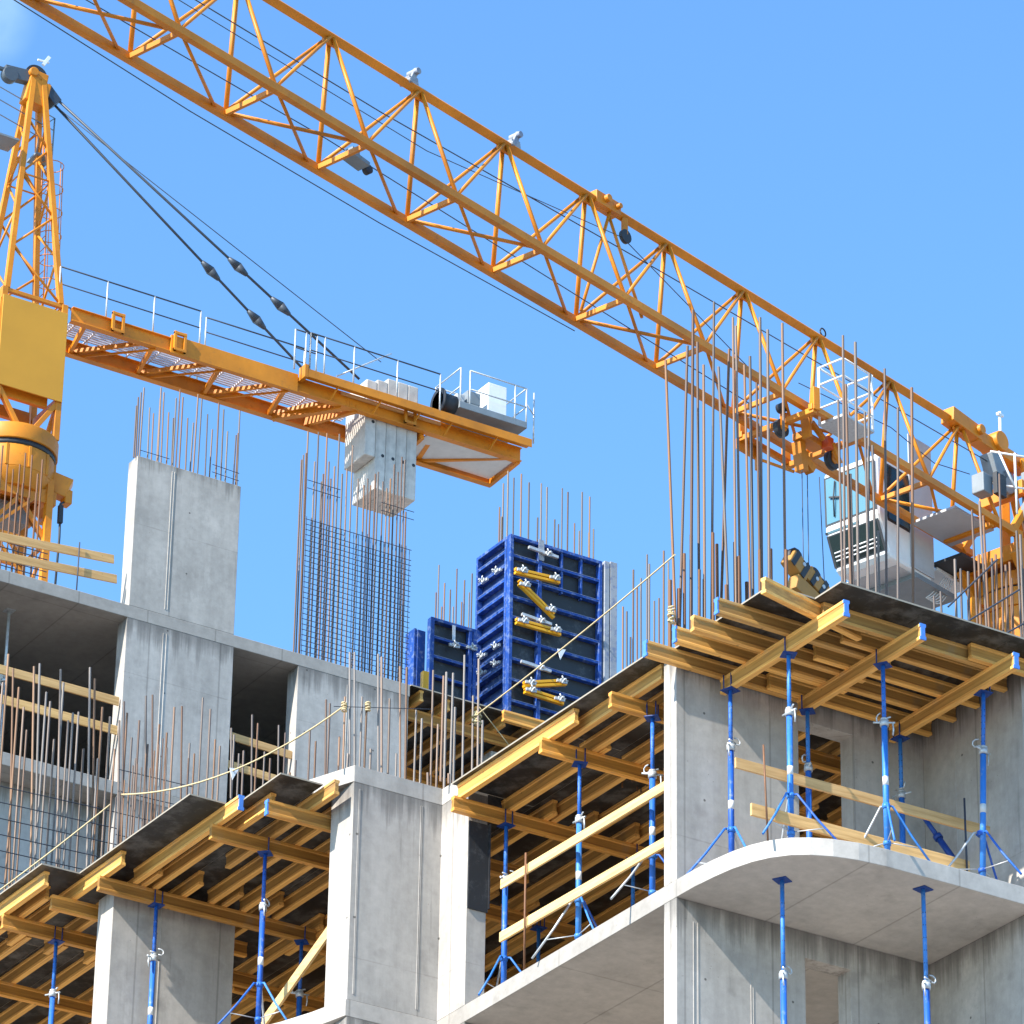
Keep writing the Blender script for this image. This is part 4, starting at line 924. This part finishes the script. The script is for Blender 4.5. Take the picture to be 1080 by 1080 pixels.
rp.path([jp(8,0,-1.2), jp(10.6,.1,-1.05), jp(11.9,.1,-1.25), jp(12.6,.4,-1.3)], .009, 5)
rp.build('trolley_rope', 'cable', c1)
wr = MB()
for k in range(6): wr.path(sag(jp(13.35+.05*k,-.8,-2.75), jp(12.95+.04*k,-.95,-3.3), .05+.03*k, 8), .012, 5)
wr.build('wire_bundle', 'soft_white', c1)
# hook block hanging below the trolley
hbp = jp(8.3,0,-6.0)
hb = thing('hook_block', 'black and orange striped hook block hanging behind the balcony deck', 'hook block', hbp)
mb = MB()
cA = Vector(at(849,609,Y=hbp.y)); HS = .72
def hq(a, z, o=0): return cA+JD*(a*HS)+JN*(o*HS)+Vector((0,0,z*HS))
mb.bar(hq(-.66,.34), hq(-.05,-.02), .34*HS, .46*HS).build('upper_cheek', 'hook_paint', hb, bevel=.02)
mb = MB().bar(hq(-.02,.10), hq(.70,-.22), .34*HS, .46*HS).bar(hq(-.5,-.32), hq(.5,-.62), .32*HS, .44*HS); mb.build('lower_cheek', 'hook_paint', hb, bevel=.02)
for k, (a, z) in enumerate(((-.55,.28),(-.2,.07),(.18,.01),(.52,-.14))):
    for sg in (1,): MB().bar(hq(a-.14,z-.22,.175), hq(a+.14,z+.20,.175), .02, .15*HS, JD).build('stripe', 'dark', hb)
    MB().bar(hq(a-.06,z+.235), hq(a+.10,z+.165), .345*HS, .03, Vector((0,0,1))).build('stripe', 'dark', hb)
for a, z in ((-.42,.36),(.30,.12)): MB().disc(hq(a,z), JN, .25*HS, .12, 18).build('sheave', 'dark', hb)
for a, z in ((-.25,.2),(.25,.0),(.5,-.12)): MB().disc(hq(a,z,.18), JN, .055*HS, .03, 10).build('pin', 'galv', hb)

# ================================================================== LEFT TOWER CRANE
TX, TY = 12.38, 45.74
c2_ = thing('tower_crane', 'yellow left tower crane with lattice tower head and counter jib pointing right', 'tower crane', (TX,TY,0))
HX, HY = .78, .65
mast = MB()
for sx in (-1,1):
    for sy in (-1,1): mast.bar((TX+sx*.72,TY+sy*.65,ZK+29.55), (TX+sx*.72,TY+sy*.65,0), .16, .16)
zt, k = ZK+29.35, 0
while zt > 1.5:
    s_ = 1 if k % 2 else -1
    for sy in (-1,1): mast.bar((TX-.72*s_,TY+sy*.65,zt), (TX+.72*s_,TY+sy*.65,zt-1.45), .07, .07).bar((TX-.72,TY+sy*.65,zt), (TX+.72,TY+sy*.65,zt), .07, .07)
    for sx in (-1,1): mast.bar((TX+sx*.72,TY-.65*s_,zt), (TX+sx*.72,TY+.65*s_,zt-1.45), .07, .07).bar((TX+sx*.72,TY-.65,zt), (TX+sx*.72,TY+.65,zt), .07, .07)
    zt -= 1.45; k += 1
mast.build('mast', 'orange', c2_)
MB().tube((TX,TY,ZK+30.20), (TX,TY,ZK+30.60), 1.08, 36).build('slewing_ring', 'yellow', c2_, bevel=.02)
MB().tube((TX,TY,ZK+30.07), (TX,TY,ZK+30.20), 1.03, 36).build('bearing', 'dark', c2_)
cl = MB().tube((TX,TY,ZK+29.50), (TX,TY,ZK+30.07), 1.02, 36)
cl.tube((TX,TY,ZK+29.15), (TX,TY,ZK+29.50), .80, 36, 1.02).build('slewing_collar', 'yellow', c2_, bevel=.015)
for a in range(0, 360, 30): MB().bar((TX+1.02*math.cos(rad(a)),TY+1.02*math.sin(rad(a)),ZK+29.52), (TX+1.02*math.cos(rad(a)),TY+1.02*math.sin(rad(a)),ZK+30.05), .05, .06).build('stiffener', 'yellow', c2_)
for sx, sy in ((1,-1),(-1,-1),(1,1),(-1,1)):
    br = MB()
    d_ = Vector((sx*.8,sy*.35,0)).normalized()
    br.bar(Vector((TX,TY,ZK+29.65))+d_*.9, Vector((TX,TY,ZK+29.47))+d_*1.38, .34, .5).bar(Vector((TX,TY,ZK+29.45))+d_*1.33, Vector((TX,TY,ZK+29.10))+d_*1.33, .28, .18)
    br.build('climbing_bracket', 'yellow', c2_, bevel=.02)
MB().path([(TX+1.25,TY-.5,ZK+29.25),(TX+1.0,TY-.7,ZK+29.00),(TX+1.02,TY-.72,ZK+28.15),(TX+.98,TY-.7,ZK+25.55)], .03, 6).bar((TX+1.0,TY-.72,ZK+28.95),(TX+1.01,TY-.72,ZK+28.50),.10,.10).build('supply_cable', 'dark', c2_)
fr_ = MB()
for sy in (-.60,.60): fr_.bar((TX-.9,TY+sy,ZK+29.10), (TX+.9,TY+sy,ZK+29.10), .16, .34).bar((TX-.72,TY+sy,ZK+28.05), (TX,TY+sy,ZK+28.95), .08, .1).bar((TX+.72,TY+sy,ZK+28.05), (TX,TY+sy,ZK+28.95), .08, .1)
for sx in (-.66,.66): fr_.bar((TX+sx,TY-.53,ZK+29.11), (TX+sx,TY+.53,ZK+29.11), .13, .27)
fr_.build('support_frame', 'orange', c2_, bevel=.01)
MB().bar((TX-.3,TY+.1,ZK+28.75), (TX+.45,TY+.1,ZK+28.75), .6, .5).build('drive_motor', 'grey', c2_, bevel=.03)
# upper frame and panel
uf = MB()
for sx in (-1,1):
    for sy in (-1,1): uf.bar((TX+sx*HX,TY+sy*HY,ZK+30.6), (TX+sx*HX,TY+sy*HY,ZK+34.2), .15, .15)
for sy in (-1,1):
    uf.bar((TX-HX,TY+sy*HY,ZK+31.62), (TX-.15,TY+sy*HY,ZK+30.63), .12, .12).bar((TX+HX,TY+sy*HY,ZK+31.62), (TX+.15,TY+sy*HY,ZK+30.63), .12, .12).bar((TX-HX,TY+sy*HY,ZK+34.15), (TX+HX,TY+sy*HY,ZK+34.15), .1, .1)
    uf.bar((TX-HX,TY+sy*HY*.7,ZK+31.62), (TX+HX*.75,TY+sy*HY*.7,ZK+31.62), .12, .30)
for sx in (-1,1): uf.bar((TX+sx*HX,TY-HY,ZK+31.62), (TX+sx*HX,TY+HY,ZK+31.62), .1, .2).bar((TX+sx*HX,TY-HY,ZK+34.15), (TX+sx*HX,TY+HY,ZK+34.15), .1, .1).bar((TX+sx*HX,TY-HY,ZK+31.62), (TX+sx*HX,TY,ZK+30.63), .1, .1)
uf.build('slewing_frame', 'yellow', c2_, bevel=.01)
MB().bz((TX-HX-.06,TY-HY-.12,31.58),(TX+HX+.06,TY-HY-.085,33.95)).build('cover_panel', 'panel_yellow', c2_, bevel=.008)
MB().bz((TX-HX-.1,TY-HY-.06,31.62),(TX-HX-.085,TY+HY,33.9)).build('cover_panel', 'panel_yellow', c2_)
# tower head
th = MB(); apex = Vector((12.31,45.72,ZK+40.5))
hc = {}
for sx in (-1,1):
    for sy in (-1,1):
        hc[(sx,sy)] = (Vector((TX+sx*.70-.02,TY+sy*HY,ZK+34.2)), apex+Vector((sx*.13,sy*.10,0)))
        th.bar(*hc[(sx,sy)], .13, .13)
ho = th.build('tower_head', 'yellow', c2_, bevel=.008)
mb = MB()
for a, b in (((-1,-1),(1,-1)),((1,-1),(1,1)),((1,1),(-1,1)),((-1,1),(-1,-1))):
    lv = (0,.2,.38,.54,.68,.80)
    for i in range(5):
        p = hc[a][0].lerp(hc[a][1], lv[i]) if i % 2 else hc[b][0].lerp(hc[b][1], lv[i]); q = hc[b][0].lerp(hc[b][1], lv[i+1]) if i % 2 else hc[a][0].lerp(hc[a][1], lv[i+1])
        mb.tube(p, q, .032, 6)
        mb.tube(hc[a][0].lerp(hc[a][1], lv[i]), hc[b][0].lerp(hc[b][1], lv[i]), .022, 6) if i in (0,3) else None
mb.build('brace', 'yellow', ho)
MB().bar(apex+Vector((-.28,0,-.35)), apex+Vector((.28,0,-.45)), .34, .7).bar(apex+Vector((-.2,0,.05)), apex+Vector((.25,0,0)), .26, .35).tube(apex+Vector((-.15,-.22,.1)), apex+Vector((-.15,.22,.1)), .12, 12).build('head_cap', 'yellow', ho, bevel=.02)
MB().disc(apex+Vector((-.02,.0,.12)), (0,1,0), .29, .08, 24).build('head_pulley', 'dark', ho)
MB().bar(apex+Vector((.15,0,.5)), apex+Vector((.3,0,.78)), .05, .08).bar(apex+Vector((.0,0,.6)), apex+Vector((.3,0,.62)), .04, .04).build('beacon', 'white', ho)
MB().bar(apex+Vector((-.22,0,.0)), apex+Vector((-.85,0,-.06)), .20, .34).disc(apex+Vector((-.72,-.02,-.12)), (0,1,0), .20, .2, 20).bar(apex+Vector((-.85,0,.0)), apex+Vector((-4,0,.0)), .08, .10).build('jib_tie', 'slate', c2_, bevel=.02)
# ladder with cage hoops
ld = MB(); lp0, lp1 = Vector((TX+.55,TY+.62,ZK+34.2)), Vector((12.55,45.9,ZK+39.3))
off = Vector((.28,.12,0))
for s_ in (-.16,.16): ld.tube(lp0+off+Vector((0,s_,0)), lp1+off+Vector((0,s_,0)), .018, 5)
for k in range(17): c_ = (lp0+off).lerp(lp1+off, k/17); ld.tube(c_-Vector((0,.16,0)), c_+Vector((0,.16,0)), .011, 5)
for k in range(6): ld.ring((lp0+off).lerp(lp1+off, .25+.12*k)+Vector((.18,0,0)), (0,0,1), .28, .012, 14)
for a in (0,70,-70): ld.tube((lp0+off).lerp(lp1+off,.25)+Vector((.18+.28*math.cos(rad(a)),.28*math.sin(rad(a)),0)), (lp0+off).lerp(lp1+off,.85)+Vector((.18+.28*math.cos(rad(a)),.28*math.sin(rad(a)),0)), .011, 5)
ld.build('ladder', 'orange', c2_)
# small platform at the head
pf = MB().bar((10.6,45.5,ZK+38.35), (11.75,45.5,ZK+38.35), .6, .05).bar((12.5,46.1,ZK+38.6), (12.95,46.1,ZK+38.6), .5, .05)
for x_ in (12.55,12.95): pf.tube((x_,45.9,ZK+38.6), (x_,45.9,ZK+39.75), .02, 6)
for z_ in (39.0,39.4,39.75): pf.tube((9.5,45.3,ZK+z_+.35), (12.95,45.9,ZK+z_), .014, 5)
pf.tube((12.55,45.9,ZK+39.3),(12.95,45.9,ZK+39.75),.012,5); pf.build('head_platform', 'grey', c2_)
# counter jib
NB, FB = 45.09, 46.40
cj = MB()
IP2 = [(-.09,-.19),(.09,-.19),(.09,-.165),(.015,-.165),(.015,.165),(.09,.165),(.09,.19),(-.09,.19),(-.09,.165),(-.015,.165),(-.015,-.165),(-.09,-.165)]
cj.extr(IP2, V(13.35,NB,34.02), V(25.75,NB,34.02)).extr(IP2, V(13.2,FB,33.94), V(25.75,FB,33.94))
cjo = cj.build('counter_jib', 'orange', c2_, bevel=.006)
MB().bz((15.95,NB-.10,33.80),(19.4,NB-.03,34.28)).build('side_plate', 'yellow', cjo, bevel=.006)
def cbr(p, q, w_, h_): MB().bar(p, q, w_, h_).build('brace', 'orange', cjo)
xs_ = [13.75,15.55,17.35,19.15,20.6]
for i in range(4):
    a, b = xs_[i], xs_[i+1]
    cbr(V(a,NB,33.93), V(a+.25,FB,33.85), .09, .13); cbr(V(a+.32,FB,33.88), V(b-.1,NB,33.96), .07, .10); cbr(V(a+.5,FB,33.80), V(b+.05,NB,33.80), .03, .05)
cbr(V(20.9,NB,33.95), V(19.5,FB,33.80), .16, .2); cbr(V(21.1,NB,33.9), V(20.4,FB,33.92), .1, .2)
for p, q, w_, h_ in ((V(23.3,NB,33.95),V(23.6,FB,33.9),.12,.14),(V(23.6,FB,33.84),V(25.5,NB,33.9),.08,.1),(V(25.7,NB,33.95),V(25.7,FB,33.9),.1,.3),(V(23.0,NB+.1,33.9),V(23.0,FB,33.8),.1,.4)): cbr(p, q, w_, h_)
gm = MB()
for k in range(11): gm.bz((13.6,NB+.14+.095*k,34.14),(21.3,NB+.185+.095*k,34.17))
for k in range(14): gm.bz((13.7+.57*k,NB+.12,34.105),(13.74+.57*k,FB-.12,34.138))
gm.build('walkway_grating', plain('grating_steel', (.66,.63,.66), .6), c2_)
MB().bz((23.15,NB+.12,33.86),(25.6,FB-.12,33.9)).build('end_soffit', 'soft_white', c2_)
mb = MB().bz((19.5,44.72,34.20),(25.85,44.96,34.30)).bz((19.5,44.70,34.12),(25.85,44.73,34.34))
for x_ in (20.4,21.6,22.7,23.6,24.9): mb.bar(V(x_,44.75,34.18), V(x_-.1,NB-.06,33.85), .03, .05)
mb.bz((19.42,44.70,34.1),(19.52,45.0,34.45)); mb.build('side_walkway', 'yellow', c2_, bevel=.006)
for x_ in (14.35, 16.0, 22.35):
    mb = MB()
    for dx in (0,.26): mb.bz((x_+dx,NB-.17,33.86),(x_+dx+.07,NB-.10,34.38))
    mb.bz((x_,NB-.175,33.86),(x_+.33,NB-.10,33.93)).bz((x_,NB-.175,34.3),(x_+.33,NB-.10,34.37)).build('lug', 'yellow', c2_, bevel=.006)
MB().bz((20.6,44.97,34.12),(23.4,NB-.05,34.18)).build('timber_planks', 'board_x', c2_)
# railings
rl = MB(); rl2 = MB()
def rail(p0, p1, y, zb, zt, n_, mid=True):
    for i in range(n_+1):
        x_ = p0+(p1-p0)*i/n_; MB().tube(V(x_,y,zb), V(x_,y,zt), .022, 6).build('rail_post', 'galv', c2_)
    rl2.tube(V(p0,y,zt), V(p1,y,zt), .019, 6); rl2.tube(V(p0,y,(zb+zt)/2+.05), V(p1,y,(zb+zt)/2+.05), .016, 6)
rail(13.0, 16.75, NB, 34.2, 35.22, 3); rail(16.9, 19.6, NB, 34.2, 35.1, 1); rail(13.0, 23.4, FB+.1, 34.1, 35.1, 7)
rail(19.55, 23.2, 44.72, 34.3, 35.35, 3); rail(19.55,19.95,44.72,34.3,35.35,1); rail(19.2,19.8,44.85,34.3,35.4,2)
MB().tube(V(20.4,44.9,34.5), V(21.9,44.9,35.6), .02, 6).build('rail_post', 'galv', c2_)
rl2.build('guard_rail', 'cable', c2_)
# winch platform
wp = MB().bz((23.75,44.70,34.60),(25.7,45.95,34.78)); wpo = wp.build('winch_platform', 'grey', c2_, bevel=.012)
mb = MB()
for x_, y_ in ((23.78,44.72),(24.05,44.72),(25.35,44.72),(25.68,44.72),(23.78,45.9),(25.68,45.9),(25.95,44.8)): mb.tube(V(x_,y_,34.3 if x_ > 25.9 else 34.6), V(x_,y_,35.72), .022, 6)
for z_ in (35.2,35.72):
    mb.tube(V(24.05,44.72,z_), V(25.68,44.72,z_), .02, 6).tube(V(23.78,44.72,z_), V(23.78,45.9,z_), .018, 6).tube(V(25.68,44.72,z_), V(25.68,45.9,z_), .018, 6).tube(V(23.78,45.9,z_), V(25.68,45.9,z_), .018, 6)
mb.tube(V(25.68,44.72,35.3),V(25.98,44.8,35.05),.018,6); mb.build('guard_rail', 'galv', wpo)
MB().bz((24.72,44.95,34.781),(25.25,45.7,35.72)).build('control_cabinet', 'white', wpo, bevel=.015)
MB().bz((24.12,44.95,34.95),(24.5,45.4,35.32)).bz((24.1,44.93,34.79),(24.45,45.2,34.95)).build('winch_motor', 'grey', wpo, bevel=.03)
MB().bz((23.82,44.95,34.781),(24.05,45.6,35.15)).build('gearbox', 'cabgrey', wpo, bevel=.03)
MB().tube(V(23.3,45.0,34.75), V(23.75,45.0,34.75), .26, 20).tube(V(23.3,45.0,34.75), V(23.34,45.0,34.75), .36, 20).build('winch_drum', 'dark', wpo)
# pendant bars
pd = MB(); top_ = apex+Vector((.45,0,-.35))
for q, y_ in ((V(20.36,FB,34.3),FB), (V(21.06,NB,34.3),NB)):
    pass
ends = [(at(324,394,Y=FB), .62, .80), (at(379,400,Y=NB), .60, .74)]
for (q, f1, f2), s_ in zip(ends, (.10,-.10)):
    p = top_+Vector((0,s_,0)); pd.tube(p, q, .033, 7)
    for f in (f1, f2): c_ = p.lerp(q, f); dd = (q-p).normalized(); pd.tube(c_-dd*.30, c_, .05, 8, .12).tube(c_, c_+dd*.30, .12, 8, .05)
pd.bar(apex+Vector((.2,0,-.15)), apex+Vector((.55,0,-.5)), .3, .25); pd.build('pendant_bar', 'cable', c2_)
MB().tube(at(56,110,Y=45.74), at(402,382,Y=45.4), .012, 5).build('hoist_rope', 'cable', c2_)

# counterweight slabs hanging in the counter jib
CG = 'concrete counterweight slabs'
xw = [21.72,22.01,22.30,22.59,22.88]
def cw(x0, x1, y0, y1, z0, z1, label):
    o = tag(MB().bz((x0,y0,z0),(x1,y1,z1)).build('counterweight_slab', 'block', bevel=.025), label, 'counterweight', CG)
    MB().disc(V((x0+x1)/2+.06,y0-.001,z0+.95), (0,1,0), .045, .01, 10).build('bolt_hole', 'dark', o)
cw(21.42,21.715,45.21,46.2,32.82,34.9, 'shorter concrete counterweight slab hanging at the left of its row')
for i in range(4):
    cw(xw[i], xw[i+1]-.004, 45.21, 46.27, 31.97, 35.1 if i else 34.98, 'long concrete counterweight slab, %s from the short one' % ['first','second','third','fourth'][i])
